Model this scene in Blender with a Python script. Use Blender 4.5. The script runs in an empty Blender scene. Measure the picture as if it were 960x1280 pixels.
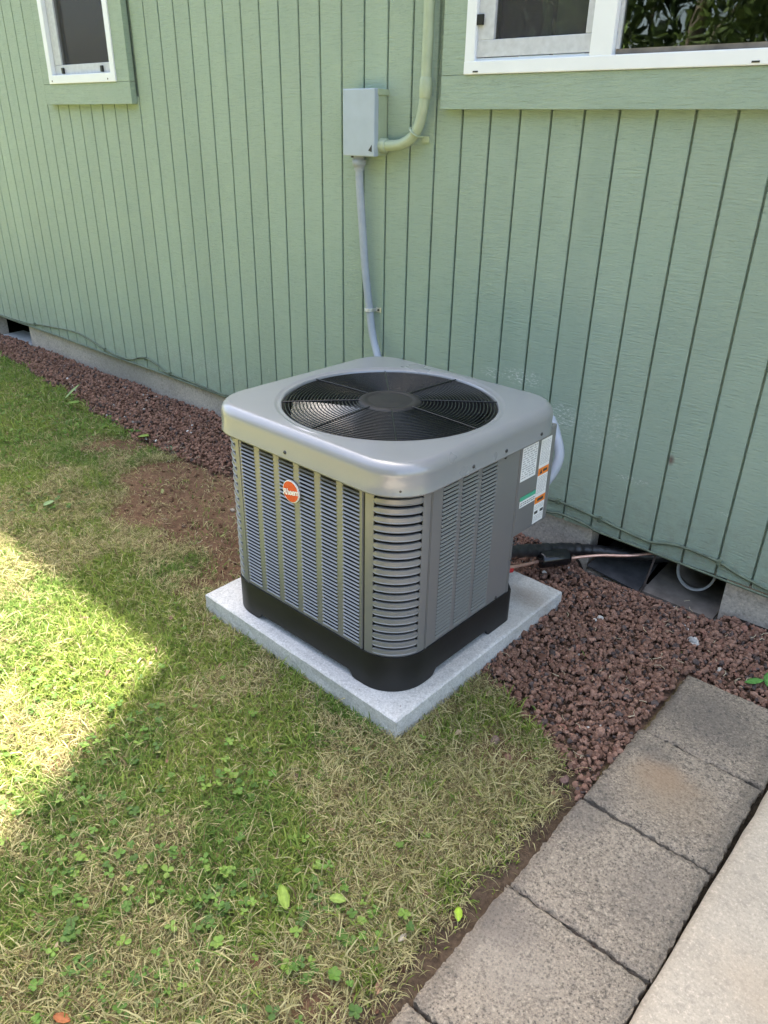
import bpy, math, random
import numpy as np
from mathutils import Vector, Matrix
R=math.radians
sc=bpy.context.scene
COL=sc.collection
random.seed(7); rng=np.random.default_rng(11)

# ------------------------------------------------------------ camera
F,PITCH,ROLL,YAW=940.284,0.471015,0.01967,-0.710316
CAM=Vector((1.51791,-2.09357,1.11237))
cyw,syw=math.cos(YAW),math.sin(YAW)
fwd=Vector((syw*math.cos(PITCH),cyw*math.cos(PITCH),-math.sin(PITCH)))
rt=Vector((cyw,-syw,0)); up=rt.cross(fwd)
cr,sr=math.cos(ROLL),math.sin(ROLL)
rt,up=rt*cr+up*sr,up*cr-rt*sr
cd=bpy.data.cameras.new('camera'); cam=bpy.data.objects.new('camera',cd); COL.objects.link(cam)
cd.sensor_fit='HORIZONTAL'; cd.sensor_width=36; cd.lens=36*F/960
cd.clip_start=0.05; cd.clip_end=2000
m=Matrix.Identity(4)
for i in range(3):
    m[i][0]=rt[i]; m[i][1]=up[i]; m[i][2]=-fwd[i]; m[i][3]=CAM[i]
cam.matrix_world=m
sc.camera=cam
# ------------------------------------------------------------ world, sun, exposure
SUN_EL=R(67); sh=Vector((-0.4,0.9165,0))
to_sun=Vector((sh.x*math.cos(SUN_EL),sh.y*math.cos(SUN_EL),math.sin(SUN_EL)))
w=bpy.data.worlds.new('World'); sc.world=w; w.use_nodes=True
nt=w.node_tree; bg=nt.nodes['Background']
sky=nt.nodes.new('ShaderNodeTexSky'); sky.sky_type='NISHITA'; sky.sun_disc=False
sky.sun_elevation=SUN_EL; sky.sun_rotation=math.atan2(sh.x,sh.y); sky.air_density=1.0; sky.dust_density=5.0; sky.ozone_density=1.0
nt.links.new(sky.outputs[0],bg.inputs[0]); bg.inputs[1].default_value=0.15
sd=bpy.data.lights.new('sun','SUN'); so=bpy.data.objects.new('sun',sd); COL.objects.link(so)
sd.energy=5.0; sd.angle=R(1.4); sd.color=(1,0.95,0.86)
so.rotation_euler=to_sun.to_track_quat('Z','Y').to_euler(); so.location=(0,3,8)
sc.view_settings.view_transform='Standard'; sc.view_settings.look='None'
sc.view_settings.exposure=2.36; sc.view_settings.gamma=1.0
sc.view_settings.use_white_balance=True; sc.view_settings.white_balance_temperature=6750; sc.view_settings.white_balance_tint=8

# ------------------------------------------------------------ materials
class NT:
    def __init__(s,name):
        s.m=bpy.data.materials.new(name); s.m.use_nodes=True
        s.t=s.m.node_tree; s.b=s.t.nodes['Principled BSDF']; s.out=s.t.nodes['Material Output']
    def n(s,ty,**k):
        x=s.t.nodes.new(ty)
        for a,v in k.items(): setattr(x,a,v)
        return x
    def l(s,a,b): s.t.links.new(a,b)
    def pos(s,scale=(1,1,1),obj=False):
        if obj: g=s.n('ShaderNodeTexCoord').outputs['Object']
        else: g=s.n('ShaderNodeNewGeometry').outputs['Position']
        mp=s.n('ShaderNodeMapping'); mp.inputs['Scale'].default_value=scale
        s.l(g,mp.inputs[0]); return mp.outputs[0]
    def noise(s,scale,detail=4,rough=.55,vec=None):
        x=s.n('ShaderNodeTexNoise'); x.inputs['Scale'].default_value=scale
        x.inputs['Detail'].default_value=detail; x.inputs['Roughness'].default_value=rough
        s.l(vec if vec is not None else s.pos(),x.inputs['Vector']); return x.outputs[0]
    def ramp(s,fac,stops):
        x=s.n('ShaderNodeValToRGB'); e=x.color_ramp.elements
        while len(e)<len(stops): e.new(.5)
        for i,(p,c) in enumerate(stops):
            e[i].position=p; e[i].color=(c if len(c)==4 else (*c,1)) if hasattr(c,'__len__') else (c,c,c,1)
        s.l(fac,x.inputs[0]); return x.outputs[0]
    def mix(s,fac,a,b,mode='MIX'):
        x=s.n('ShaderNodeMix',data_type='RGBA',blend_type=mode)
        for sock,v in ((x.inputs[0],fac),(x.inputs[6],a),(x.inputs[7],b)):
            if isinstance(v,(int,float)): sock.default_value=v
            elif isinstance(v,tuple): sock.default_value=(*v,1) if len(v)==3 else v
            else: s.l(v,sock)
        return x.outputs[2]
    def bump(s,h,strength=.5,dist=.002,prev=None):
        x=s.n('ShaderNodeBump'); x.inputs['Strength'].default_value=strength; x.inputs['Distance'].default_value=dist
        s.l(h,x.inputs['Height'])
        if prev is not None: s.l(prev,x.inputs['Normal'])
        return x.outputs[0]
    def set(s,col=None,rough=None,metal=None,normal=None,**k):
        for nm,v in (('Base Color',col),('Roughness',rough),('Metallic',metal),('Normal',normal)):
            if v is None: continue
            if isinstance(v,(int,float)): s.b.inputs[nm].default_value=v
            elif isinstance(v,tuple): s.b.inputs[nm].default_value=(*v,1) if len(v)==3 else v
            else: s.l(v,s.b.inputs[nm])
        for a,v in k.items(): s.b.inputs[a.replace('_',' ')].default_value=v
        return s.m
M={}
def simple(name,col,rough=.5,metal=0,var=.12,nscale=30,bump=0,bs=200,**k):
    t=NT(name); nz=t.noise(nscale,5)
    c=t.ramp(nz,[(.3,tuple(x*(1-var) for x in col)),(.7,tuple(min(1,x*(1+var)) for x in col))])
    nm=t.bump(t.noise(bs,3),bump,.001) if bump else None
    M[name]=t.set(c,rough,metal,nm,**k); return M[name]

# painted rough sawn siding
def siding(name,base,grain=True,horiz=True):
    t=NT(name)
    gv=t.pos((16,16,210))
    g1=t.noise(1.0,6,.7,gv)
    g2=t.noise(1.0,4,.65,t.pos((75,75,420)))
    big=t.noise(1.7,4)
    patch=t.noise(9,5,.6,t.pos((1,1,.5)))
    c=t.ramp(big,[(.3,tuple(x*.93 for x in base)),(.7,tuple(x*1.06 for x in base))])
    c=t.mix(t.ramp(patch,[(.35,0.0),(.75,.35)]),c,(base[0]*.86,base[1]*.95,base[2]*1.0))
    c=t.mix(t.ramp(g1,[(.34,.55),(.48,0.0)]),c,tuple(x*.70 for x in base)); c=t.mix(t.ramp(g2,[(.34,.35),(.46,0.0)]),c,tuple(x*.75 for x in base))
    c=t.mix(t.ramp(g1,[(.56,0.0),(.72,.5)]),c,tuple(min(1,x*1.2) for x in base))
    oi=t.n('ShaderNodeObjectInfo').outputs['Random']; c=t.mix(1.0,c,t.ramp(oi,[(0.0,.97),(1.0,1.03)]),'MULTIPLY')
    sx=t.n('ShaderNodeSeparateXYZ'); t.l(t.n('ShaderNodeNewGeometry').outputs['Position'],sx.inputs[0])
    hz=t.n('ShaderNodeMapRange'); hz.inputs[1].default_value=-.04; hz.inputs[2].default_value=.22; hz.inputs[3].default_value=1.0; hz.inputs[4].default_value=0
    t.l(sx.outputs[2],hz.inputs[0]); sp=t.mix(1.0,t.ramp(t.noise(26,6,.75),[(.42,0.0),(.68,.6)]),hz.outputs[0],'MULTIPLY'); c=t.mix(sp,c,(.22,.21,.16))
    st=t.ramp(t.noise(1.0,5,.6,t.pos((7,7,.6))),[(.52,0.0),(.75,.28)]); c=t.mix(st,c,(base[0]*.72,base[1]*.76,base[2]*.78))
    # worn pale paint flecks in a few places low on the wall
    geo=t.n('ShaderNodeNewGeometry').outputs['Position']
    fl=t.noise(1.0,4,.7,t.pos((70,70,220)))
    flm=t.ramp(fl,[(.53,0.0),(.58,1.0)])
    tot=None
    for (x,z,rx,rz,s) in ((.182,.391,.05,.02,1),(.30,.40,.09,.03,1),(.46,.305,.06,.05,.9),(.72,.166,.06,.012,1),(1.0,.146,.02,.006,1),(-.963,.152,.006,.02,1),(.60,.30,.12,.10,.35),(-1.5,.1,.5,.06,.35)):
        mp=t.n('ShaderNodeMapping'); mp.inputs['Location'].default_value=(-x/rx,0,-z/rz); mp.inputs['Scale'].default_value=(1/rx,0,1/rz)
        t.l(geo,mp.inputs[0]); ln=t.n('ShaderNodeVectorMath',operation='LENGTH'); t.l(mp.outputs[0],ln.inputs[0])
        r=t.n('ShaderNodeMapRange'); r.inputs[1].default_value=.5; r.inputs[2].default_value=1.1; r.inputs[3].default_value=s; r.inputs[4].default_value=0
        t.l(ln.outputs['Value'],r.inputs[0])
        if tot is None: tot=r.outputs[0]
        else:
            a=t.n('ShaderNodeMath',operation='MAXIMUM'); t.l(tot,a.inputs[0]); t.l(r.outputs[0],a.inputs[1]); tot=a.outputs[0]
    mu=t.n('ShaderNodeMath',operation='MULTIPLY'); t.l(tot,mu.inputs[0]); t.l(flm,mu.inputs[1])
    c=t.mix(mu.outputs[0],c,(.62,.66,.60))
    # red brown smudge
    mp=t.n('ShaderNodeMapping'); mp.inputs['Location'].default_value=(-.822/.012,0,-.262/.018); mp.inputs['Scale'].default_value=(1/.012,0,1/.018)
    t.l(geo,mp.inputs[0]); ln=t.n('ShaderNodeVectorMath',operation='LENGTH'); t.l(mp.outputs[0],ln.inputs[0])
    r=t.n('ShaderNodeMapRange'); r.inputs[1].default_value=.3; r.inputs[2].default_value=1.1; r.inputs[3].default_value=.8; r.inputs[4].default_value=0
    t.l(ln.outputs['Value'],r.inputs[0]); c=t.mix(r.outputs[0],c,(.12,.05,.04))
    nb=t.bump(g1,.8,.005); nb=t.bump(g2,.8,.003,nb); nb=t.bump(fl,.25,.001,nb)
    rg=t.ramp(t.noise(40,4),[(.3,.42),(.7,.6)])
    M[name]=t.set(c,rg,0,nb)
GREEN=(.328,.418,.325)
siding('green_siding',GREEN); siding('green_trim',(.334,.425,.330))

simple('green_paint_smooth',(.36,.425,.30),.42,0,.08,25,.15,120)
simple('white_vinyl',(.77,.80,.84),.3,0,.03,8)
simple('screen_frame',(.50,.52,.56),.45,0,.1,60)
simple('black_plastic',(.007,.007,.007),.5,0,.3,20,.2,90)
simple('dark_cover',(.03,.03,.03),.55,0,.3,30)
simple('wire_black',(.012,.013,.014),.24,.1,.2,50)
simple('hub_black',(.010,.010,.011),.6,0,.3,50)
simple('gloss_black',(.008,.008,.009),.16,0,.2,50)
simple('conduit_grey',(.33,.37,.43),.55,0,.06,40,.1,300)
simple('box_grey',(.38,.44,.52),.38,.1,.06,14,.1,60)
simple('zinc',(.62,.62,.56),.35,.7,.2,80)
simple('fin_dark',(.008,.009,.016),.5,.1,.3,200)
simple('screw_dark',(.06,.06,.06),.4,.6)
simple('copper',(.68,.42,.33),.3,.6,.2,60)
simple('sticker_white',(.80,.81,.80),.42,0,.03,20)
simple('sticker_orange',(.85,.24,.03),.42,0,.05,30)
simple('sticker_green',(.08,.42,.26),.42,0,.05,30)
simple('sticker_ink',(.05,.05,.05),.5,0,.05,30)
simple('sticker_grey',(.40,.40,.41),.5,0,.1,200)
simple('badge_red',(.66,.055,.014),.25,0,.05,30)
simple('badge_white',(.85,.82,.78),.3,0,.05,30)
simple('cable_green',(.12,.15,.10),.6,0,.35,30,.3,200)
simple('foam_black',(.018,.018,.019),.38,0,.5,90,1.0,110)
simple('roof_shingle',(.07,.065,.06),.9,0,.2,30)
simple('interior_dark',(.05,.045,.04),.9,0,.2,5)
simple('canister_green',(.62,.80,.66),.5,0,.1,9)
simple('item_red',(.62,.10,.08),.6,0,.2,9)
simple('duct_white',(.42,.43,.42),.5,0,.2,60)
simple('flashing_dark',(.05,.05,.052),.8,0,.4,25,.3,60)
simple('old_board',(.17,.145,.12),.85,0,.45,14,.6,90)
simple('red_cap',(.45,.02,.02),.4,0,.1,30)
simple('rust_wire',(.10,.08,.07),.6,.4,.3,60)
simple('soil_dark',(.03,.022,.016),.95,0,.4,30)
# unit paint : grey metallic fleck
t=NT('unit_paint'); a=t.noise(900,2,.5); b=t.noise(3,3)
c=t.ramp(b,[(.3,(.222,.219,.216)),(.7,(.245,.242,.240))]); c=t.mix(t.ramp(a,[(.3,0.0),(.8,.25)]),c,(.28,.28,.28))
dst=t.noise(18,6,.7); c=t.mix(t.ramp(dst,[(.55,0.0),(.8,.14)]),c,(.26,.235,.19))
M['unit_paint']=t.set(c,t.ramp(dst,[(.3,.28),(.8,.40)]),.30,t.bump(t.noise(260,3),.06,.0005),Coat_Weight=.25,Coat_Roughness=.2)
t=NT('cap_paint'); a=t.noise(900,2,.5); b=t.noise(3,3)
c=t.ramp(b,[(.3,(.252,.256,.268)),(.7,(.276,.280,.292))]); c=t.mix(t.ramp(a,[(.3,0.0),(.8,.2)]),c,(.36,.36,.36))
dst=t.noise(22,6,.7); c=t.mix(t.ramp(dst,[(.40,0.0),(1.0,.15)]),c,(.33,.32,.29))
M['cap_paint']=t.set(c,t.ramp(t.noise(4,4),[(.3,.26),(.8,.36)]),.15,None,Coat_Weight=.6,Coat_Roughness=.12)
t=NT('fan_blade_paint'); M['fan_blade_paint']=t.set(t.ramp(t.noise(12,4),[(.3,(.22,.21,.19)),(.7,(.34,.33,.30))]),.24,.8)
# concretes
def concrete(name,base,speck=.5,dark=(.06,.055,.05),sc1=260,stain=None,moss=0,bumpd=.0015,bs=.7,extra=None):
    t=NT(name)
    f=t.noise(sc1,4,.8); f2=t.noise(sc1*.35,5,.75); big=t.noise(5,5,.6); md=t.noise(22,5,.7)
    c=t.ramp(big,[(.3,tuple(x*.86 for x in base)),(.7,tuple(min(1,x*1.1) for x in base))])
    c=t.mix(t.ramp(md,[(.45,0.0),(.75,.5)]),c,tuple(x*.72 for x in base))
    c=t.mix(t.ramp(f,[(.36,speck),(.47,0.0)]),c,dark); c=t.mix(t.ramp(f2,[(.36,speck*.7),(.47,0.0)]),c,dark)
    c=t.mix(t.ramp(f,[(.54,0.0),(.66,speck)]),c,tuple(min(.9,x*1.7) for x in base))
    vo=t.n('ShaderNodeTexVoronoi'); vo.inputs['Scale'].default_value=sc1*.45; t.l(t.pos(),vo.inputs['Vector'])
    pit=t.ramp(vo.outputs['Distance'],[(.08,1.0),(.2,0.0)])
    gate=t.ramp(t.noise(sc1*.12,3),[(.5,0.0),(.6,1.0)])
    pm=t.mix(1.0,pit,gate,'MULTIPLY')
    c=t.mix(t.mix(1.0,pm,(speck,speck,speck),'MULTIPLY'),c,dark)
    if stain:
        geo=t.n('ShaderNodeNewGeometry').outputs['Position']
        for (x,y,rx,ry,col,s) in stain:
            mp=t.n('ShaderNodeMapping'); mp.inputs['Location'].default_value=(-x/rx,-y/ry,0); mp.inputs['Scale'].default_value=(1/rx,1/ry,0)
            t.l(geo,mp.inputs[0]); ln=t.n('ShaderNodeVectorMath',operation='LENGTH'); t.l(mp.outputs[0],ln.inputs[0])
            ad=t.n('ShaderNodeMath',operation='ADD'); t.l(ln.outputs['Value'],ad.inputs[0])
            mm=t.n('ShaderNodeMath',operation='MULTIPLY_ADD'); mm.inputs[1].default_value=.9; mm.inputs[2].default_value=-.45; t.l(md,mm.inputs[0]); t.l(mm.outputs[0],ad.inputs[1])
            r=t.n('ShaderNodeMapRange'); r.interpolation_type='SMOOTHSTEP'; r.inputs[1].default_value=.15; r.inputs[2].default_value=1.1; r.inputs[3].default_value=s; r.inputs[4].default_value=0
            t.l(ad.outputs[0],r.inputs[0]); c=t.mix(r.outputs[0],c,col)
    nb=t.bump(f,bs,bumpd); nb=t.bump(f2,bs*.7,bumpd*1.5,nb); nb=t.bump(md,.3,.004,nb)
    M[name]=t.set(c,.88,0,nb)
concrete('pad_concrete',(.60,.585,.55),.5,(.22,.22,.21),210,[(.62,-.40,.10,.07,(.30,.22,.16),.55),(.66,-.52,.06,.12,(.42,.38,.32),.35)],bumpd=.0009,bs=.5)
concrete('paver_concrete',(.335,.272,.20),1.0,(.06,.05,.04),190,[(1.200,-.765,.085,.062,(.38,.235,.13),.60),(1.22,-.80,.14,.11,(.34,.25,.16),.50),(1.30,-1.05,.10,.12,(.20,.165,.13),.4),(1.17,-1.35,.12,.10,(.38,.32,.25),.4),(1.10,-.50,.03,.5,(.09,.075,.06),.5),(1.36,-.7,.03,.9,(.10,.085,.065),.45),(1.10,-1.4,.025,.6,(.11,.09,.07),.4),(1.15,-.70,.07,.05,(.13,.11,.09),.5),(1.2,-.5,.2,.16,(.12,.105,.09),.55),(1.12,-.95,.06,.12,(.14,.12,.10),.5),(1.12,-1.28,.09,.07,(.12,.10,.085),.5),(1.18,-1.62,.14,.1,(.16,.135,.12),.4)],bumpd=.003,bs=1.0)
concrete('slab_concrete',(.49,.412,.310),.5,(.26,.22,.17),150,[(1.55,-1.1,.16,.1,(.46,.34,.22),.35)],bumpd=.0009,bs=.4)
concrete('foundation_concrete',(.52,.46,.38),.5,(.20,.17,.14),110,[(-2.2,0,.5,9,(.20,.20,.17),.5)],bumpd=.002)
# vertex coloured natural stuff
def vcol(name,rough=.8,nvar=.25,nscale=120,bump=.3,bd=.002,trans=0,spec=.3):
    t=NT(name); a=t.n('ShaderNodeVertexColor',layer_name='tint').outputs[0]
    nz=t.noise(nscale,5,.65)
    c=t.mix(1.0,a,t.ramp(nz,[(.25,1-nvar),(.75,1+nvar)]),'MULTIPLY')
    m=t.set(c,rough,0,t.bump(t.noise(nscale*1.7,4),bump,bd) if bump else None,Specular_IOR_Level=spec)
    if trans:
        tr=t.n('ShaderNodeBsdfTranslucent'); t.l(c,tr.inputs[0]); mx=t.n('ShaderNodeMixShader'); mx.inputs[0].default_value=trans
        t.l(t.b.outputs[0],mx.inputs[1]); t.l(tr.outputs[0],mx.inputs[2]); t.l(mx.outputs[0],t.out.inputs[0])
    M[name]=m
vcol('ground_mat',.95,.5,95,.9,.006,spec=.1)
vcol('grass_mat',.6,.1,30,0,trans=.42,spec=.22)
vcol('rock_mat',.95,.4,190,.8,.002,spec=.06)
vcol('leaf_mat',.5,.25,90,.3,.001,trans=.25,spec=.2)
# glass
t=NT('window_glass'); gl=t.n('ShaderNodeBsdfGlossy'); gl.inputs['Roughness'].default_value=.012; tr=t.n('ShaderNodeBsdfTransparent'); tr.inputs[0].default_value=(.8,.84,.82,1)
fr=t.n('ShaderNodeFresnel'); fr.inputs[0].default_value=1.9; wv=t.bump(t.noise(5,2),.05,.02); t.l(wv,gl.inputs['Normal'])
mx=t.n('ShaderNodeMixShader'); t.l(fr.outputs[0],mx.inputs[0]); t.l(tr.outputs[0],mx.inputs[1]); t.l(gl.outputs[0],mx.inputs[2]); t.l(mx.outputs[0],t.out.inputs[0]); M['glass']=t.m
t=NT('insect_screen'); df=t.n('ShaderNodeBsdfDiffuse'); df.inputs[0].default_value=(.09,.09,.095,1); tr=t.n('ShaderNodeBsdfTransparent')
mx=t.n('ShaderNodeMixShader'); mx.inputs[0].default_value=.30; t.l(tr.outputs[0],mx.inputs[1]); t.l(df.outputs[0],mx.inputs[2]); t.l(mx.outputs[0],t.out.inputs[0]); M['insect_screen']=t.m

# ------------------------------------------------------------ mesh helpers
class MB:
    def __init__(s): s.v=[]; s.f=[]; s.sm=[]
    def add(s,vs,fs,smooth=False):
        o=len(s.v); s.v+= [tuple(v) for v in vs]; s.f+=[tuple(i+o for i in f) for f in fs]; s.sm+=[smooth]*len(fs); return s
    def box(s,a,b):
        x0,y0,z0=a; x1,y1,z1=b
        return s.add([(x0,y0,z0),(x1,y0,z0),(x1,y1,z0),(x0,y1,z0),(x0,y0,z1),(x1,y0,z1),(x1,y1,z1),(x0,y1,z1)],
            [(0,3,2,1),(4,5,6,7),(0,1,5,4),(1,2,6,5),(2,3,7,6),(3,0,4,7)])
    def cbox(s,a,b,c=.002):
        # box with chamfered edges
        import bmesh
        bm=bmesh.new(); bmesh.ops.create_cube(bm,size=1)
        for v in bm.verts: v.co=Vector([(a[i]+b[i])/2+v.co[i]*(b[i]-a[i]) for i in range(3)])
        bmesh.ops.bevel(bm,geom=bm.edges[:],offset=c,segments=2,affect='EDGES',profile=.6)
        bm.verts.index_update()
        s.add([v.co for v in bm.verts],[[v.index for v in f.verts] for f in bm.faces]); bm.free(); return s
    def tube(s,pts,r,n=12,cap=True,closed=False,smooth=True):
        P=[Vector(p) for p in pts]; N=len(P); rr=r if hasattr(r,'__len__') else [r]*N
        T=[]
        for i in range(N):
            if closed: T.append((P[(i+1)%N]-P[i-1]).normalized())
            else: T.append((P[min(i+1,N-1)]-P[max(i-1,0)]).normalized())
        u=T[0].orthogonal().normalized(); vs=[]
        for i in range(N):
            u=(u-T[i]*u.dot(T[i])).normalized(); q=T[i].cross(u)
            for k in range(n):
                a=2*math.pi*k/n; vs.append(P[i]+(u*math.cos(a)+q*math.sin(a))*rr[i])
        fs=[]
        for i in range(N if closed else N-1):
            j=(i+1)%N
            for k in range(n): fs.append((i*n+k,i*n+(k+1)%n,j*n+(k+1)%n,j*n+k))
        s.add(vs,fs,smooth)
        if cap and not closed:
            s.add(vs[:n],[tuple(reversed(range(n)))]); s.add(vs[-n:],[tuple(range(n))])
        return s
    def build(s,name,mat,parent=None,loc=None):
        me=bpy.data.meshes.new(name); me.from_pydata(s.v,[],s.f); me.polygons.foreach_set('use_smooth',s.sm)
        me.update(); return link(name,me,mat,parent,loc)
def link(name,me,mat=None,parent=None,loc=None,rot=None):
    if mat and not len(me.materials): me.materials.append(M[mat])
    o=bpy.data.objects.new(name,me); COL.objects.link(o)
    if parent: o.parent=parent
    if loc is not None: o.location=loc
    if rot is not None: o.rotation_euler=rot
    return o
def empty(name,loc=(0,0,0),rz=0):
    o=bpy.data.objects.new(name,None); COL.objects.link(o); o.location=loc; o.rotation_euler=(0,0,rz); o.empty_display_size=.1; return o
def tag(o,label=None,cat=None,group=None,kind=None):
    if label:o['label']=label
    if cat:o['category']=cat
    if group:o['group']=group
    if kind:o['kind']=kind
    return o
def spline(pts,n=8):
    P=[Vector(p) for p in pts]; out=[]
    for i in range(len(P)-1):
        p0=P[max(i-1,0)];p1=P[i];p2=P[i+1];p3=P[min(i+2,len(P)-1)]
        for k in range(n):
            t=k/n; out.append(.5*((2*p1)+(p2-p0)*t+(2*p0-5*p1+4*p2-p3)*t*t+(3*p1-p0-3*p2+p3)*t**3))
    out.append(P[-1]); return out
def np_mesh(name,V,faces_flat,sizes,mat,colors=None,smooth=False,parent=None):
    me=bpy.data.meshes.new(name); nv=len(V); nf=len(sizes)
    me.vertices.add(nv); me.vertices.foreach_set('co',np.asarray(V,np.float32).ravel())
    me.loops.add(len(faces_flat)); me.loops.foreach_set('vertex_index',np.asarray(faces_flat,np.int32))
    me.polygons.add(nf); st=np.concatenate([[0],np.cumsum(sizes)[:-1]]).astype(np.int32)
    me.polygons.foreach_set('loop_start',st); me.polygons.foreach_set('loop_total',np.asarray(sizes,np.int32))
    me.polygons.foreach_set('use_smooth',np.full(nf,smooth))
    if colors is not None:
        ca=me.color_attributes.new('tint','FLOAT_COLOR','POINT')
        c4=np.ones((nv,4),np.float32); c4[:,:3]=colors; ca.data.foreach_set('color',c4.ravel())
    me.update(calc_edges=True); me.validate()
    return link(name,me,mat,parent)
# value noise
_L=rng.random((256,256))
def vn(x,y):
    xi=np.floor(x).astype(int); yi=np.floor(y).astype(int); fx=x-xi; fy=y-yi
    fx=fx*fx*(3-2*fx); fy=fy*fy*(3-2*fy); g=lambda a,b:_L[a%256,b%256]
    return (g(xi,yi)*(1-fx)+g(xi+1,yi)*fx)*(1-fy)+(g(xi,yi+1)*(1-fx)+g(xi+1,yi+1)*fx)*fy
def fbm(x,y,s,o=4):
    r=0;a=.5;t=0
    for i in range(o): r=r+a*vn(x*s+i*17.3,y*s+i*9.1); t+=a; a*=.5; s*=2.03
    return r/t
def sst(a,b,x): t=np.clip((x-a)/(b-a),0,1); return t*t*(3-2*t)

# ------------------------------------------------------------ layout masks
GZ=-.172
PADC=[(-.083,-1.029),(.6775,-1.059),(.685,-.300),(-.078,-.270)]
def in_pad(x,y,m=0): return (x>-.083-m)&(x<.683+m)&(y>-1.05-m+(.03*(.68-x)/.76))&(y<-.285+m)
def gravel_sd(x,y):
    """>0 inside the gravel beds (metres, about)"""
    yb=np.interp(x,[-9,-3.7,-3.25,-2.5,-1.76,-1.22,-.81,-.4,-.1,.66,.857,1.03,1.09,1.10,9],[-.1,-.12,-.19,-.27,-.365,-.415,-.39,-.36,-.33,-.70,-.80,-.854,-.91,-.37,-.37])
    return np.minimum(y-yb,.0-y+.02)+ (fbm(x,y,9)-.5)*.12
def dirt_m(x,y):
    d=np.sqrt(((x+.66)/.80)**2+((y+.56+.16*(x+.6))/.37)**2)+(fbm(x+5,y,5)-.5)*1.7
    a=1-sst(.60,1.35,d)
    e=1-sst(.03,.10,np.where(y<-.88,1.085-x,9)+(fbm(x,y+3,12)-.5)*.12)
    f=1-sst(.5,1.1,np.hypot((x-.89)/.13,(y+.92)/.09)+(fbm(x,y,14)-.5)*.8)
    g=1-sst(.5,1.1,np.hypot((x-1.02)/.12,(y+1.60)/.10)+(fbm(x,y,12)-.5)*1.1)
    sp=sst(.74,.86,fbm(x+30,y+9,7))
    return np.clip(np.maximum.reduce([a,e*.9,f*.55,g*.6,sp*.7]),0,1)
def ground_z(x,y):
    z=GZ+(fbm(x,y,3)-.5)*.014+(fbm(x,y,22)-.5)*.006
    z=z+dirt_m(x,y)*(fbm(x+4,y,30)-.5)*.02
    z=z-.05*sst(.57,.62,x)*sst(1.09,1.05,x)*sst(-.10,-.015,y)
    return z

# ------------------------------------------------------------ ground sheet
def grid_axis(lo,hi,step,far):
    a=np.arange(lo,hi+1e-6,step); e=[];d=step*2;p=hi
    while p<far: p+=d; d*=1.6; e.append(p)
    b=[];d=step*2;p=lo
    while p>-far: p-=d; d*=1.6; b.append(p)
    return np.concatenate([b[::-1],a,e])
gx=grid_axis(-4.2,1.6,.014,400); gy=grid_axis(-2.6,.12,.014,400)
X,Y=np.meshgrid(gx,gy); nx,ny=len(gx),len(gy)
near=(np.abs(X)<12)&(np.abs(Y)<12)
Z=np.where(near,ground_z(X,Y),GZ)
D=dirt_m(X,Y); Gs=gravel_sd(X,Y); n1=fbm(X,Y,6); n2=fbm(X+9,Y,40)
thatch=np.stack([.19+.08*n1,.165+.07*n1,.075+.03*n1],-1)
soil=np.stack([.125+.06*n2,.074+.033*n2,.047+.018*n2],-1)*(.55+.6*n1[...,None]+.35*fbm(X+3,Y,60)[...,None])
edge=np.stack([.075+.04*n2,.052+.03*n2,.036+.02*n2],-1)
D2=sst(.25,.6,D)[...,None]; colr=thatch*(1-D2)+soil*D2
colr=np.where((Gs>0)[...,None]&(Y>-1.0)[...,None],np.array([.125,.078,.055]),colr)
colr=np.where((Y>0)[...,None],np.array([.03,.024,.02]),colr)
colr=np.where(((X>1.34)&(X<1.42))[...,None],np.array([.035,.028,.02]),colr)
e2=sst(.14,.03,np.abs(1.07-X))*(Y<-.85); colr=colr*(1-e2[...,None])+edge*e2[...,None]
farc=sst(5,12,np.hypot(X,Y))[...,None]; colr=colr*(1-farc)+np.array([.10,.14,.04])*farc
idx=np.arange(nx*ny).reshape(ny,nx)
q=np.stack([idx[:-1,:-1],idx[:-1,1:],idx[1:,1:],idx[1:,:-1]],-1).reshape(-1,4)
g=np_mesh('ground',np.stack([X,Y,Z],-1).reshape(-1,3),q.ravel(),np.full(len(q),4),'ground_mat',colr.reshape(-1,3),True)
tag(g,kind='structure')

# ------------------------------------------------------------ house
S=.1016
house=tag(empty('house',(-1,.5,GZ)),'green board-sided house with white vinyl windows and low concrete footing','house')
def hp(mb,name,mat,parent=None):
    p=parent or house
    o=mb.build(name,mat,p)
    o.location=(-Vector(house.location)) if p is house else (0,0,0)
    return o
ZT=2.32
def zbot(x): return -.021-.0067*(x+3.2)
WIN=[(-.06,1.72,1.168,2.2),(-2.49,-1.74,1.189,2.2)]  # outer trim extents x0,x1,z0,z1
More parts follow.
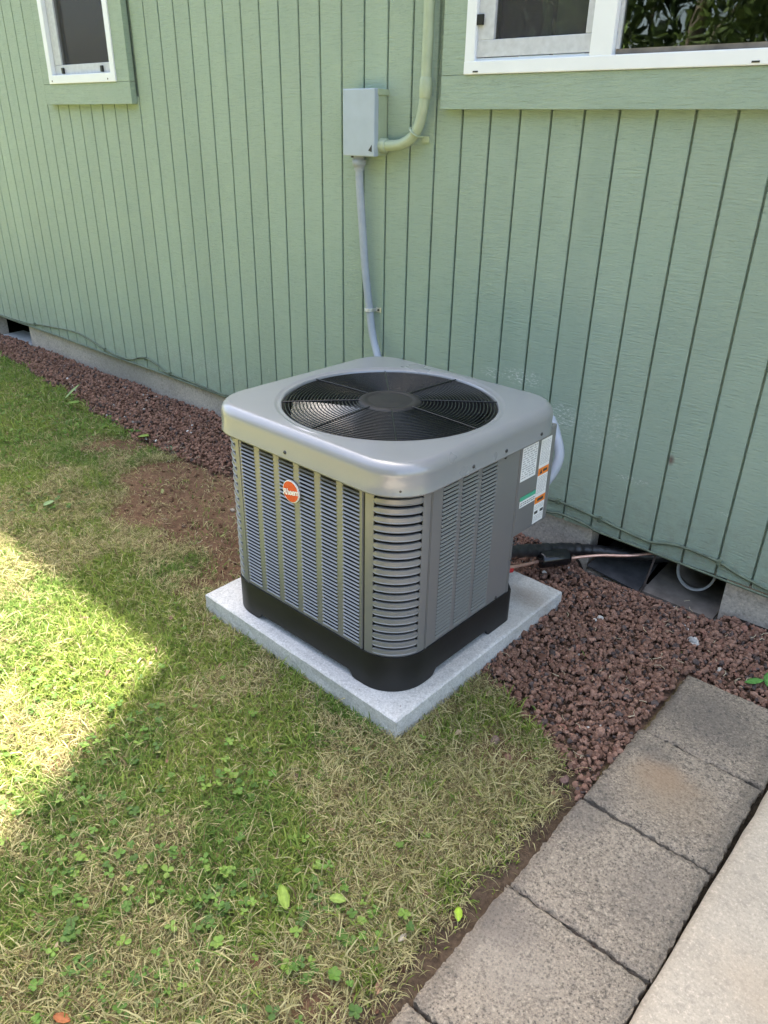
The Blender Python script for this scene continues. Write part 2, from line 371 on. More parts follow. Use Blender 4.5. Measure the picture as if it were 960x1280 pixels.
# backing wall (behind the grooves), in strips round the windows
mb=MB(); yb0,yb1=.0125,.14
HO=[(.03,1.63,1.27,2.1),(-2.41,-1.85,1.285,2.1)]
mb.box((-6.2,yb0,zbot(-6.2)),(HO[1][0],yb1,ZT)); mb.box((HO[1][0],yb0,.0),(HO[1][1],yb1,HO[1][2])); mb.box((HO[1][0],yb0,HO[1][3]),(HO[1][1],yb1,ZT))
mb.box((HO[1][1],yb0,-.028),(HO[0][0],yb1,ZT)); mb.box((HO[0][0],yb0,-.045),(HO[0][1],yb1,HO[0][2])); mb.box((HO[0][0],yb0,HO[0][3]),(HO[0][1],yb1,ZT)); mb.box((HO[0][1],yb0,-.05),(3.4,yb1,ZT))
wall=hp(mb,'wall','green_siding')
BW=S-.0075
def board_mesh(z0,z1):
    b=MB(); x0,x1=.0034,S-.0034; c=.0018
    prof=[(x0,.013),(x0,c),(x0+c,0),(x1-c,0),(x1,c),(x1,.013)]
    n=len(prof); zs=(z0,z1)
    b.add([(x,y,z) for z in zs for x,y in prof],[(i,i+1,n+i+1,n+i) for i in range(n-1)]+[tuple(range(n-1,-1,-1)),tuple(range(n,2*n))])
    return b
for k in range(-60,33):
    x=k*S; spans=[(zbot(x),ZT)]
    for (a,b_,z0,z1) in WIN:
        if x+S>a+.01 and x<b_-.01: spans=[(zbot(x),z0+.03),(z1-.03,ZT)]
    for z0,z1 in spans:
        o=board_mesh(z0,z1).build('siding_board','green_siding',wall,(x,0,0))
# foundation with two vent openings
FY=.016; HR=(.612,1.05,-.19,-.062); HL=(-3.72,-3.27,-.150,-.028)
mb=MB()
def fseg(x0,x1,z0,z1): mb.box((x0,FY,z0),(x1,.075,z1))
fseg(-6.2,HL[0],-.5,-.02); fseg(HL[1],HR[0],-.5,-.026); fseg(HR[1],3.4,-.5,-.05)
fseg(HL[0],HL[1],-.5,HL[2]-.012); fseg(HR[0],HR[1],-.5,HR[2]-.02)
hp(mb,'foundation','foundation_concrete')
for (x0,x1,z0,z1) in (HR,HL):
    b=MB(); t_=.01
    e_=.3 if x0>0 else 1.0
    b.box((x0-e_,.08,z0-.06),(x1+.3,.67,z0-.05)); b.box((x0-e_,.67,z0-.06),(x1+.3,.68,.1)); b.box((x0-e_-.01,.08,z0-.06),(x0-e_,.66,.1)); b.box((x1+.3,.08,z0-.06),(x1+.31,.66,.1)); b.box((x0-e_,.145,.1),(x1+.3,.66,.11))
    hp(b,'crawl_space','interior_dark')
# things in the right opening: dark flashing, board, duct end, rod
b=MB(); v0=[(.622,-.005,-.176),(.806,-.008,-.197),(.80,.20,-.150),(.64,.20,-.135)]
b.add([*v0,*[(x,y,z-.004) for x,y,z in v0]],[(0,1,2,3),(7,6,5,4),(0,4,5,1),(1,5,6,2),(2,6,7,3),(3,7,4,0)])
hp(b,'flashing_sheet','flashing_dark')
b=MB(); v0=[(.818,-.006,-.190),(1.042,-.004,-.196),(1.045,.20,-.168),(.825,.20,-.160)]
b.add([*v0,*[(x,y,z-.012) for x,y,z in v0]],[(0,1,2,3),(7,6,5,4),(0,4,5,1),(1,5,6,2),(2,6,7,3),(3,7,4,0)])
hp(b,'vent_floor_board','old_board')
b=MB(); cx_,cz_=.945,-.098; ro,ri=.060,.0535
ring=[]
n=40; vs=[];fs=[]
for k in range(n):
    a=2*math.pi*k/n; ca,sa=math.cos(a),math.sin(a)
    for (rad,y) in ((ro,.070),(ri,.070),(ri,.078),(ro,.078)): vs.append((cx_+rad*ca,y+.02*sa,cz_+rad*sa))
for k in range(n):
    j=(k+1)%n
    for e in range(4): fs.append((k*4+e,j*4+e,j*4+(e+1)%4,k*4+(e+1)%4))
b.add(vs,fs,False); dp=hp(b,'duct_pipe','duct_white')
MB().tube([(cx_,.0785,cz_),(cx_,.40,cz_)],ro-.001,32,cap=False).build('duct_hose','old_board',dp)
hp(MB().tube([(.832,.012,-.06),(.816,-.004,-.205)],.0035,8),'metal_rod','rust_wire')
b=MB(); v0=[(-3.70,-.004,-.160),(-3.48,-.006,-.158),(-3.47,.16,-.152),(-3.69,.16,-.152)]
b.add([*v0,*[(x,y,z-.005) for x,y,z in v0]],[(0,1,2,3),(7,6,5,4),(0,4,5,1),(1,5,6,2),(2,6,7,3),(3,7,4,0)])
v0=[(-3.485,-.008,-.152),(-3.275,-.006,-.150),(-3.28,.16,-.140),(-3.48,.16,-.140)]
b.add([*v0,*[(x,y,z-.005) for x,y,z in v0]],[(0,1,2,3),(7,6,5,4),(0,4,5,1),(1,5,6,2),(2,6,7,3),(3,7,4,0)])
hp(b,'flashing_sheet','duct_white')
# roof above the frame casts shade; block on it added to shape the shadow
b=MB(); b.add([(-7,-.216,2.36),(3.8,-.216,2.36),(3.8,-.216,2.50),(-7,-.216,2.50),(-7,5,2.36),(3.8,5,2.36),(3.8,5,4.3),(-7,5,4.3)],[(0,1,2,3),(0,4,5,1),(3,2,6,7),(0,3,7,4),(1,5,6,2),(4,7,6,5)])
hp(b,'roof','roof_shingle')
hp(MB().box((-.43,-.205,2.51),(3.8,3.2,5.6)),'added_shade_block','green_siding')
hp(MB().box((-6.2,-.20,2.325),(3.6,.0,2.35)),'soffit','white_vinyl')
hp(MB().box((-6.2,.14,-.5),(-6.05,5,2.3)).box((3.25,.14,-.5),(3.4,5,2.3)).box((-6.2,4.9,-.5),(3.4,5,2.3)),'outer_wall','green_siding')

# windows
def trim(par,pieces):
    for a,b_ in pieces: par_o=MB().cbox(a,b_,.0015).build('trim_board','green_trim',par)
def frame(name,x0,x1,z0,z1,fw,y0,y1):
    b=MB(); c=.003
    b.cbox((x0,y0,z0),(x1,y1,z0+fw),c); b.cbox((x0,y0,z1-fw),(x1,y1,z1),c)
    b.cbox((x0+.0005,y0+.0008,z0+fw-.002),(x0+fw,y1,z1-fw+.002),c); b.cbox((x1-fw,y0+.0008,z0+fw-.002),(x1-.0005,y1,z1-fw+.002),c)
    return b
# right window
b=frame('w',.018,1.64,1.257,2.12,.034,-.034,.02)
b.cbox((.415,-.0325,1.289),(.478,.02,2.088),.003)
b.box((.052,-.018,1.2895),(.414,.02,1.298))
wr=hp(b,'window','white_vinyl')
trim(wr,[((-.066,-.028,1.168),(1.73,-.0005,1.2565)),((-.066,-.0275,1.2575),(.0175,-.0005,2.2)),((1.641,-.0275,1.2575),(1.73,-.0005,2.2)),((.018,-.0278,2.121),(1.64,-.0005,2.2))])
b=MB()
for a,c in (((.052,-.022,1.300),(.414,-.008,1.342)),((.052,-.0215,1.342),(.107,-.008,2.08)),((.392,-.0215,1.3425),(.4135,-.008,2.08))): b.cbox(a,c,.002)
sash=b.build('sash','screen_frame',wr)
MB().box((.107,-.012,1.342),(.392,-.0115,2.08)).build('insect_screen','insect_screen',sash)
MB().box((.107,.008,1.335),(.40,.010,2.08)).build('pane','glass',wr)
MB().box((.482,-.010,1.297),(1.604,-.007,2.085)).build('pane','glass',wr)
MB().box((.480,-.0125,1.291),(1.606,-.004,1.3045)).build('glazing_bead','old_board',wr)
MB().box((.479,-.016,1.3045),(.489,-.004,2.085)).build('glazing_bead','screen_frame',wr)
MB().cbox((.050,-.030,1.378),(.072,-.0215,1.404),.002).build('latch','black_plastic',wr)
for x in (.052,.83): MB().box((x,-.0352,1.262),(x+.018,-.0338,1.266)).build('weep_slot','dark_cover',wr)
# left window
b=frame('w',-2.422,-1.84,1.275,2.12,.036,-.034,.02)
wl=hp(b,'window','white_vinyl')
trim(wl,[((-2.49,-.028,1.189),(-1.742,-.0005,1.2745)),((-2.49,-.0275,1.2755),(-2.4225,-.0005,2.2)),((-1.8395,-.0275,1.2755),(-1.742,-.0005,2.2)),((-2.422,-.0278,2.121),(-1.8405,-.0005,2.2))])
b=MB()
for a,c in (((-2.385,-.014,1.312),(-1.878,.004,1.352)),((-2.385,-.0135,1.353),(-2.318,.004,2.08)),((-1.905,-.0135,1.353),(-1.8785,.004,2.08))): b.cbox(a,c,.002)
sl=b.build('sash','screen_frame',wl)
MB().box((-2.318,-.006,1.352),(-1.905,-.0055,2.08)).build('insect_screen','insect_screen',sl)
MB().box((-2.318,.008,1.345),(-1.90,.010,2.08)).build('pane','glass',wl)
for x in (-2.31,-1.97): MB().cbox((x,-.024,1.316),(x+.016,-.0142,1.340),.002).build('latch','black_plastic',sl)
for x in (-2.39,-1.90): MB().tube([(x,-.0352,1.287),(x,-.0338,1.287)],.0035,8).build('screw','screw_dark',wl)
# rooms behind
for (x0,x1,z0) in ((-.3,1.9,1.0),(-2.9,-1.3,1.0)):
    b=MB(); b.box((x0,1.6,z0),(x1,1.62,2.3)); b.box((x0,.142,z0-.02),(x1,1.6,z0)); b.box((x0-.02,.142,z0),(x0,1.6,2.3)); b.box((x1,.142,z0),(x1+.02,1.6,2.3)); b.box((x0,.142,2.3),(x1,1.6,2.318))
    hp(b,'room_interior','interior_dark')
hp(MB().box((.03,.141,1.255),(1.63,.34,1.275)),'window_shelf','white_vinyl')
def can(x,y,z,w_,h,mat,name,label,cat):
    n=20; b=MB(); prof=[(.92,0),(1,.06),(1,.86),(.9,.93),(.55,.96),(.55,1),(0,1)]
    vs=[(w_*.5*r*math.cos(2*math.pi*k/n),w_*.5*r*math.sin(2*math.pi*k/n),h*zz) for r,zz in prof for k in range(n)]
    fs=[(i*n+k,i*n+(k+1)%n,(i+1)*n+(k+1)%n,(i+1)*n+k) for i in range(len(prof)-1) for k in range(n)]
    b.add(vs,fs,True); o=b.build(name,mat,None,(x,y,z)); tag(o,label,cat)
can(.195,.058,1.2755,.085,.16,'canister_green','canister','pale green canister on the shelf behind the insect screen, nearer the latch','canister')
can(.305,.058,1.2755,.085,.17,'canister_green','jar','dull green jar behind the insect screen, beside the pale green canister','jar')
can(.25,.14,1.2755,.07,.215,'item_red','bottle','dark red bottle standing behind the two green containers in the window','bottle')

# ------------------------------------------------------------ electrical box and conduits
bx=tag(empty('disconnect_box',(-.369,0,1.03)),'grey electrical disconnect box mounted on the green wall','electrical box')
b=MB().cbox((-.066,-.044,.002),(.068,0,.190),.002); b.cbox((-.068,-.050,.178),(.074,0,.196),.002); b.build('back_box','green_paint_smooth',bx)
b=MB().cbox((-.071,-.066,0),(.069,-.0445,.197),.0035); cv=b.build('cover','box_grey',bx)
MB().add([(.044,-.0668,.018),(.060,-.0668,.014),(.060,-.0668,.036)],[(0,1,2)]).build('hasp_slot','dark_cover',cv)
MB().tube([(-.045,-.045,-.006),(-.045,-.045,.003)],.007,10).build('knockout_plug','screw_dark',bx)
cg=tag(empty('rigid_conduit',(-.13,-.02,1.5)),'green painted conduit bending down the wall into the right side of the grey box','conduit')
def rel(mb,o,name,mat,parent=None):
    ob=mb.build(name,mat,parent or o)
    if parent is None: ob.location=-Vector(o.location)
    return ob
path=spline([(-.118,-.028,2.3),(-.120,-.028,1.8),(-.122,-.028,1.4),(-.124,-.028,1.25),(-.128,-.028,1.19),(-.143,-.028,1.130),(-.170,-.028,1.092),(-.212,-.028,1.070),(-.262,-.028,1.064),(-.302,-.028,1.064)],8)
rel(MB().tube(path,.0165,14),cg,'pipe','green_paint_smooth')
rel(MB().tube([(-.1235,-.028,1.255),(-.1235,-.028,1.248),(-.125,-.028,1.205),(-.1255,-.028,1.198)],[.017,.0195,.0195,.017],16),cg,'coupling','green_paint_smooth')
rel(MB().tube([(-.276,-.028,1.064),(-.279,-.028,1.064),(-.300,-.028,1.064)],[.017,.022,.022],16),cg,'end_fitting','green_paint_smooth')
st=MB(); c0=Vector((-.160,-.028,1.104)); T=Vector((-.62,0,-.78)).normalized(); Nn=Vector((.78,0,-.62))
arc=[c0+Nn*(.019*math.cos(a))+Vector((0,-1,0))*(.019*math.sin(a)) for a in np.linspace(0,math.pi,10)]
arc=[c0+Nn*.019+Vector((0,.026,0))]+arc+[c0-Nn*.019+Vector((0,.026,0))]
st.tube(arc,.0035,6); st.cbox((c0.x+.012,-.006,c0.z-.028),(c0.x+.040,-.0005,c0.z-.010),.001)
rel(st,cg,'strap','green_paint_smooth')
wh=tag(empty('flexible_conduit',(-.39,-.03,1.0)),'grey flexible conduit running down the wall from the box to the air conditioner','conduit')
path=spline([(-.3985,-.030,1.005),(-.395,-.030,.93),(-.386,-.028,.82),(-.373,-.026,.68),(-.360,-.024,.575),(-.352,-.022,.52),(-.334,-.026,.44),(-.293,-.045,.375),(-.22,-.085,.31),(-.08,-.14,.26),(.15,-.18,.27),(.35,-.18,.35),(.46,-.20,.39),(.540,-.240,.385),(.585,-.272,.352),(.618,-.303,.312),(.624,-.335,.275),(.612,-.370,.238),(.595,-.40,.225)],8)
rel(MB().tube(path,.0138,14),wh,'hose','conduit_grey')
rel(MB().tube([(-.3985,-.030,1.032),(-.3985,-.030,1.018),(-.3985,-.030,1.017),(-.3985,-.030,1.0),(-.3980,-.030,.999),(-.398,-.030,.985)],[.021,.021,.024,.022,.018,.0175],14),wh,'connector','conduit_grey')
b=MB(); cz=.522; cx=-.3535
arc=[(cx+.0165*math.cos(a),-.022-.0165*math.sin(a),cz) for a in np.linspace(0,math.pi,10)]
arc=[(cx+.0165,.0,cz)]+arc+[(cx-.0165,0,cz)]
for dz in (-.004,0,.004): b.tube([(x,y,z+dz) for x,y,z in arc],.0022,6)
b.cbox((cx+.015,-.004,cz-.009),(cx+.040,-.0005,cz+.009),.001); rel(b,wh,'strap','zinc')
rel(MB().tube([(cx+.029,-.007,cz),(cx+.029,-.003,cz)],.004,8),wh,'screw','screw_dark')

# ------------------------------------------------------------ painted cable along the foot of the siding
cb=tag(empty('wall_cable',(0,-.006,0)),'thin dark green painted cable stapled along the foot of the siding','cable')
pa=[(-5.2,-.006,-.01),(-4.2,-.006,-.012),(-3.6,-.006,-.012),(-3.24,-.006,-.004),(-3.07,-.006,.014),(-2.68,-.006,.043),(-2.50,-.006,.030),(-2.35,-.006,.002),(-2.194,-.006,-.012),(-2.08,-.006,-.006),(-1.95,-.006,.030),(-1.84,-.006,.018),(-1.76,-.006,-.008),(-1.55,-.006,-.012),(-1.3,-.006,-.02),(-.7,-.006,.0),(0,-.006,.01),(.43,-.006,.013),(.49,-.006,.017),(.60,-.006,.009),(.72,-.006,-.006),(.811,-.006,-.014),(.87,-.006,.001),(.93,-.006,.006),(1.02,-.006,-.002),(1.107,-.006,-.024),(1.3,-.006,-.04),(2.2,-.006,-.04)]
rel(MB().tube(spline(pa,6),.0042,7),cb,'cable_run','cable_green')
pb=[(-5.2,-.004,-.017),(-3.2,-.005,-.018),(-2.9,-.007,-.016),(-2.3,-.007,-.022),(-1.9,-.007,-.022),(-1.5,-.007,-.026),(-1.0,-.007,-.03),(.0,-.007,-.03),(.42,-.008,-.034),(.50,-.012,-.022),(.60,-.010,-.030),(.64,-.009,-.040),(.80,-.009,-.044),(1.0,-.009,-.050),(1.3,-.009,-.056),(2.2,-.009,-.06)]
rel(MB().tube(spline(pb,6),.0038,7),cb,'cable_run','cable_green')
for x in (-3.13,-2.33,-1.93,-1.72,.487,.64,1.022):
    z=float(np.interp(x,[p[0] for p in pa],[p[2] for p in pa]))
    rel(MB().cbox((x-.006,-.014,z-.008),(x+.006,-.0005,z+.009),.002),cb,'cable_clip','cable_green')

# ------------------------------------------------------------ pad
pad=MB(); n=44; vs=[]; th=.085; ZP=-.11
def padpt(u,v): 
    a=Vector(PADC[0]).lerp(Vector(PADC[1]),u); b_=Vector(PADC[3]).lerp(Vector(PADC[2]),u); return a.lerp(b_,v)
us=[0,.004,.010]+list(np.linspace(.02,.98,n-6))+[.990,.996,1]; N_=len(us)
for j,vv in enumerate(us):
    for i,uu in enumerate(us):
        p=padpt(uu,vv); e=min(uu,1-uu,vv,1-vv)*.76
        dz=-.004*max(0,1-e/.006)**2-abs(random.gauss(0,.0004)); vs.append((p.x+random.gauss(0,.0004),p.y+random.gauss(0,.0004),ZP+dz-.0005))
fs=[(j*N_+i,j*N_+i+1,(j+1)*N_+i+1,(j+1)*N_+i) for j in range(N_-1) for i in range(N_-1)]
pad.add(vs,fs,True)
brd=[i for i in range(N_)]+[j*N_+N_-1 for j in range(1,N_)]+[(N_-1)*N_+i for i in range(N_-2,-1,-1)]+[j*N_ for j in range(N_-2,0,-1)]
cen=Vector(padpt(.5,.5)); rows=[[vs[i] for i in brd]]
for k in range(1,5):
    rows.append([(cen.x+(x-cen.x)*(1+.0012*k)+random.gauss(0,.0008),cen.y+(y-cen.y)*(1+.0012*k)+random.gauss(0,.0008),ZP-.004-th*k/4) for x,y,z in rows[0]])
nb_=len(brd); pad.add([p for r in rows for p in r],[(r*nb_+i,(r+1)*nb_+i,(r+1)*nb_+(i+1)%nb_,r*nb_+(i+1)%nb_) for r in range(4) for i in range(nb_)])
po=pad.build('concrete_pad','pad_concrete'); tag(po,'pale grey speckled square concrete pad under the air conditioner','pad')

# ------------------------------------------------------------ air conditioner
UW,UD,UR=.640,.624,.102
ac=tag(empty('air_conditioner',(.3196,-.693,ZP),-.0207),'grey louvred air conditioner with a round top fan on its concrete pad','air conditioner')
def path_pts(w_,d_,r,off=0,nc=10):
    """perimeter, start at front-left tangent going +x (front), counter-clockwise; returns list of (x,y,nx,ny,s)"""
    out=[];s=0
    def arc(cx,cy,a0):
        return [(cx,cy,R(a0+90*i/nc)) for i in range(nc+1)]
    hw,hd=w_/2,d_/2
    seq=[]
    for cx,cy,a0 in ((hw-r,-hd+r,270),(hw-r,hd-r,0),(-hw+r,hd-r,90),(-hw+r,-hd+r,180)):
        for cx_,cy_,a in arc(cx,cy,a0): seq.append((cx+(r+off)*math.cos(a),cy+(r+off)*math.sin(a),math.cos(a),math.sin(a)))
    return seq
def sweep(mb,pts,z0,z1,inn=.0,th=.0015,smooth=False,closed=False):
    """wall strip along pts [(x,y,nx,ny)] from z0 to z1 with thickness th inward; z may be functions of index"""
    n=len(pts); f=lambda z,i: z(i) if callable(z) else z
    o=[(x-nx*inn,y-ny*inn) for x,y,nx,ny in pts]; p=[(x-nx*(inn+th),y-ny*(inn+th)) for x,y,nx,ny in pts]
    V=[(a[0],a[1],f(z0,i)) for i,a in enumerate(o)]+[(a[0],a[1],f(z1,i)) for i,a in enumerate(o)]+[(a[0],a[1],f(z0,i)) for i,a in enumerate(p)]+[(a[0],a[1],f(z1,i)) for i,a in enumerate(p)]
    m_=n if closed else n-1
    o_=[];t_=[]
    for i in range(m_):
        j=(i+1)%n
        o_+= [(i,j,n+j,n+i)]; t_+=[(2*n+j,2*n+i,3*n+i,3*n+j),(n+i,n+j,3*n+j,3*n+i),(j,i,2*n+i,2*n+j)]
    if not closed: t_+=[(0,n,3*n,2*n),(n-1,2*n+n-1,3*n+n-1,n+n-1)]
    base=len(mb.v); mb.add(V[:2*n],[],False)
    mb.f+=[tuple(q+base for q in ff) for ff in o_]; mb.sm+=[smooth]*len(o_)
    base=len(mb.v); mb.add(V,[],False)
    mb.f+=[tuple(q+base for q in ff) for ff in t_]; mb.sm+=[False]*len(t_)
def cornerpts(sx,sy,r=UR,off=0,n=14,a_lo=0,a_hi=90,w_=UW,d_=UD):
    base={(1,-1):270,(1,1):0,(-1,1):90,(-1,-1):180}[(sx,sy)]
    cx,cy=sx*(w_/2-r),sy*(d_/2-r)
    return [(cx+(r+off)*math.cos(a),cy+(r+off)*math.sin(a),math.cos(a),math.sin(a)) for a in [R(base+a_lo+(a_hi-a_lo)*i/n) for i in range(n+1)]]
ZB,ZTp=.098,.545
# dark coil / inner lining
b=MB(); lp=[(x-max(0,x+y-.462)/2,y-max(0,x+y-.462)/2,nx,ny) for x,y,nx,ny in path_pts(UW-.04,UD-.04,UR-.02)]; sweep(b,lp,ZB,ZTp,0,.004,True,True); b.build('coil_guard','fin_dark',ac)
# side panels: local frame functions
def face_fn(side):
    hw,hd=UW/2,UD/2
    return {'front':lambda s,n_:(s,-hd-n_),'right':lambda s,n_:(hw+n_,s),'left':lambda s,n_:(-hw-n_,-s),'back':lambda s,n_:(-s,hd+n_)}[side]
def fbox(mb,fn,s0,s1,n0,n1,z0,z1):
    P=[(s0,n0),(s1,n0),(s1,n1),(s0,n1)]; Q=[fn(*p) for p in P]
    mb.add([(x,y,z0) for x,y in Q]+[(x,y,z1) for x,y in Q],[(0,3,2,1),(4,5,6,7),(0,1,5,4),(1,2,6,5),(2,3,7,6),(3,0,4,7)])
def panel(side,s0,s1,cols,label=None,slatmat='unit_paint'):
    fn=face_fn(side); zt,zb=.532,.112
    b=MB(); e=[s0]+[c for cc in cols for c in cc]+[s1]
    for i in range(0,len(e),2): fbox(b,fn,e[i],e[i+1],-.003,0,ZB,ZTp)
    for c0,c1 in cols: fbox(b,fn,c0,c1,-.003,0,zt,ZTp); fbox(b,fn,c0,c1,-.003,0,ZB,zb)
    # folded seams at both edges
    fbox(b,fn,s0+.002,s0+.005,0,.0018,ZB,ZTp); fbox(b,fn,s1-.005,s1-.002,0,.0018,ZB,ZTp)
    p=b.build('louver_panel',slatmat,ac)
    nsl=41; pit=(zt-zb)/nsl
    for c0,c1 in cols:
        b=MB()
        for k in range(nsl):
            z=zb+pit*k
            # slat: bulges outward, sloping; open gap above it
            hh=.0054 if side=='right' else .0031
            pr=[(.0008,z-.0002),(.0026,z+.0004),(-.0002,z+hh),(-.0014,z+hh-.0005)]
            n_=len(pr); V=[];
            for s_ in (c0-.001,c1+.001):
                for (nn,zz) in pr:
                    x,y=fn(s_,nn); V.append((x,y,zz))
            b.add(V,[(i,n_+i,n_+(i+1)%n_,(i+1)%n_) for i in range(n_)])
        o=b.build('louver_slats',slatmat,p); o['kind']='stuff'
    return p
pit=.0745
fcols=[(-.227+pit*i,-.227+pit*i+.053) for i in range(6)]
panel('front',-.2180,.2090,fcols) if False else None
fcols=[(-.2135+.0725*i,-.2135+.0725*i+.0515) for i in range(6)]
pf=panel('front',-.2255,.2120,fcols)
pr_=panel('right',-.2080,.143,[(-.168,-.112),(-.096,-.037),(-.021,.041)])
panel('left',-.212,.212,fcols); panel('back',-.212,.150,[(-.2135+.0725*i,-.2135+.0725*i+.0515) for i in range(5)])
# corner louvre panels
def corner(sx,sy):
    b=MB(); allp=cornerpts(sx,sy,n=16)
    sweep(b,allp,.526,ZTp,0,.003,True); sweep(b,allp,ZB,.106,0,.003,True)
    sweep(b,cornerpts(sx,sy,n=3,a_lo=0,a_hi=13),.106,.526,0,.003,True); sweep(b,cornerpts(sx,sy,n=3,a_lo=77,a_hi=90),.106,.526,0,.003,True)
    p=b.build('corner_panel','unit_paint',ac)
    nsl=19; pt=(.526-.106)/nsl
    me=None
    for k in range(nsl):
        if me is None:
            b=MB(); prof=[(-.004,.0002),(.0014,.0000),(.0028,.0008),(.0028,.0020),(.0016,.0032),(.0008,.0134),(-.0012,.0146),(-.006,.0144)]
            rows=[]
            A=cornerpts(sx,sy,n=22,a_lo=11,a_hi=79)
            n_=len(prof);V=[]
            for ii,(x,y,nx,ny) in enumerate(A):
                ed=min(ii,len(A)-1-ii); f_=min(1,ed/1.5)
                for (o_,z_) in prof:
                    oo=o_*f_-.001*(1-f_); zz=z_ if f_==1 else (.006+(z_-.006)*(.25+.75*f_))
                    V.append((x+nx*oo,y+ny*oo,zz))
            fs=[(i*n_+j,(i+1)*n_+j,(i+1)*n_+(j+1)%n_,i*n_+(j+1)%n_) for i in range(len(A)-1) for j in range(n_)]
            b.add(V,fs,False); o=b.build('louver_slat','unit_paint',p,(0,0,.1065+pt*k)); me=o.data
        else: link('louver_slat',me,None,p,(0,0,.1065+pt*k))
for c_ in ((1,-1),(-1,-1),(-1,1)): corner(*c_)
# small gaps between flat panels and corner panels are closed by posts
for (sx,sy) in ((1,-1),(-1,-1),(-1,1)): pass
b=MB(); f=face_fn('front'); fbox(b,f,-.2185,-.2256,-.004,-.0006,ZB,ZTp)
# control box (upper rear right), bevelled corner, and recessed service corner below it
hw,hd=UW/2,UD/2
b=MB().cbox((hw-.17,.146,.268),(hw+.0005,hd-.004,ZTp),.004); cbx=b.build('control_box','unit_paint',ac)
b=MB(); V=[(hw-.0015,.144),(hw-.0015,.150),(hw-.165,hd-.01),(hw-.168,hd-.01)]
b.add([(x,y,ZB) for x,y in V]+[(x,y,.27) for x,y in V],[(0,1,5,4),(1,2,6,5),(2,3,7,6),(3,0,4,7)])
b.cbox((hw-.014,.1435,ZB-.03),(hw+.0015,.1475,.2675),.001)
b.build('service_panel','unit_paint',ac)
# base skirt with feet
b=MB(); pts=[]
hwB,hdB=UW/2,UD/2
full=path_pts(UW,UD,UR,.004,16)
# densify straights, cut the rear right corner by a chamfer
poly=[]
for i in range(len(full)):
    a=full[i]; c=full[(i+1)%len(full)]; L=math.hypot(c[0]-a[0],c[1]-a[1]); k=max(1,int(L/.012))
    for t_ in range(k):
        u=t_/k; poly.append((a[0]+(c[0]-a[0])*u,a[1]+(c[1]-a[1])*u,a[2]+(c[2]-a[2])*u,a[3]+(c[3]-a[3])*u))
def chop(p):
    x,y,nx,ny=p; lim=hwB+.004+.160; 
    if x+y>lim:
        d_=(x+y-lim)/2; return (x-d_,y-d_,.707,.707)
    return p
poly=[chop(p) for p in poly]
def footz(i):
    x,y=poly[i][0],poly[i][1]
    # distance from nearest foot centre along the perimeter, in box metric
    fx=[(hwB,-hdB),(-hwB,-hdB),(-hwB,hdB),(hwB,.12)]
    d_=min(max(abs(x-a)/(.135),abs(y-b_)/(.135 if b_<.2 and b_!=.12 else .135)) if b_!=.12 else max(abs(y-b_)/.060,abs(x-a)/.16) for a,b_ in fx)
    t_=min(1,max(0,(d_-1)/.10)); t_=t_*t_*(3-2*t_)
    return .0005+.019*t_
sweep(b,poly,footz,ZB+.004,0,.010,True,True)
b.build('base_pan','black_plastic',ac)
b=MB(); b.add([(x-nx*.006,y-ny*.006,ZB) for x,y,nx,ny in poly],[tuple(range(len(poly)))]); b.add([(x-nx*.03,y-ny*.03,.03) for x,y,nx,ny in poly],[tuple(range(len(poly)))]); b.build('base_floor','black_plastic',ac)
# cap: loft from rounded square to fan opening
CO=.0176; FRAD=.275; fcx,fcy=.012,-.006
def rsq(th,w_,d_,r):
    c,s=math.cos(th),math.sin(th); hw_,hd_=w_/2,d_/2
    best=None
    tx=hw_/abs(c) if abs(c)>1e-9 else 1e9; ty=hd_/abs(s) if abs(s)>1e-9 else 1e9
    t0=min(tx,ty); x,y=c*t0,s*t0
    if abs(x)>hw_-r and abs(y)>hd_-r:
        ax,ay=(hw_-r)*(1 if c>0 else -1),(hd_-r)*(1 if s>0 else -1)
        bq=c*ax+s*ay; cc=ax*ax+ay*ay-r*r; t0=bq+math.sqrt(max(0,bq*bq-cc)); x,y=c*t0,s*t0
    return x,y
NA=200; CW,CDp=UW+2*CO,UD+2*CO; rows=[]
def rrow(inset,z,r): rows.append([(*rsq(2*math.pi*k/NA,CW-2*inset,CDp-2*inset,max(r-inset,.02)),z) for k in range(NA)])
rad=.112; top=.6097
rrow(.004,.534,rad); rrow(-.0015,.534,rad); rrow(-.0015,.538,rad); rrow(0,.541,rad); rrow(0,.578,rad)
fr_=.026
for i in range(1,9):
    a=math.pi/2*i/8; rrow(fr_*(1-math.cos(a)),.578+(top-.002-.578)*math.sin(a),rad)
def circ(r,z): rows.append([(fcx+r*math.cos(2*math.pi*k/NA),fcy+r*math.sin(2*math.pi*k/NA),z) for k in range(NA)])
A=rows[-1]; Bc=[(fcx+(FRAD+.018)*math.cos(2*math.pi*k/NA),fcy+(FRAD+.018)*math.sin(2*math.pi*k/NA),top) for k in range(NA)]
for t_ in (.25,.5,.75,.92): rows.append([tuple(A[k][i]*(1-t_)+Bc[k][i]*t_ for i in range(3)) for k in range(NA)])
circ(FRAD+.018,top); circ(FRAD+.014,top-.0002); circ(FRAD+.011,top-.003); circ(FRAD+.005,top-.0035); circ(FRAD+.002,top-.002); circ(FRAD-.001,top-.004); circ(FRAD-.002,top-.012); circ(FRAD-.002,top-.06)
b=MB(); b.add([p for r in rows for p in r],[(i*NA+k,i*NA+(k+1)%NA,(i+1)*NA+(k+1)%NA,(i+1)*NA+k) for i in range(len(rows)-1) for k in range(NA)],True)
cap=b.build('top_cap','cap_paint',ac)
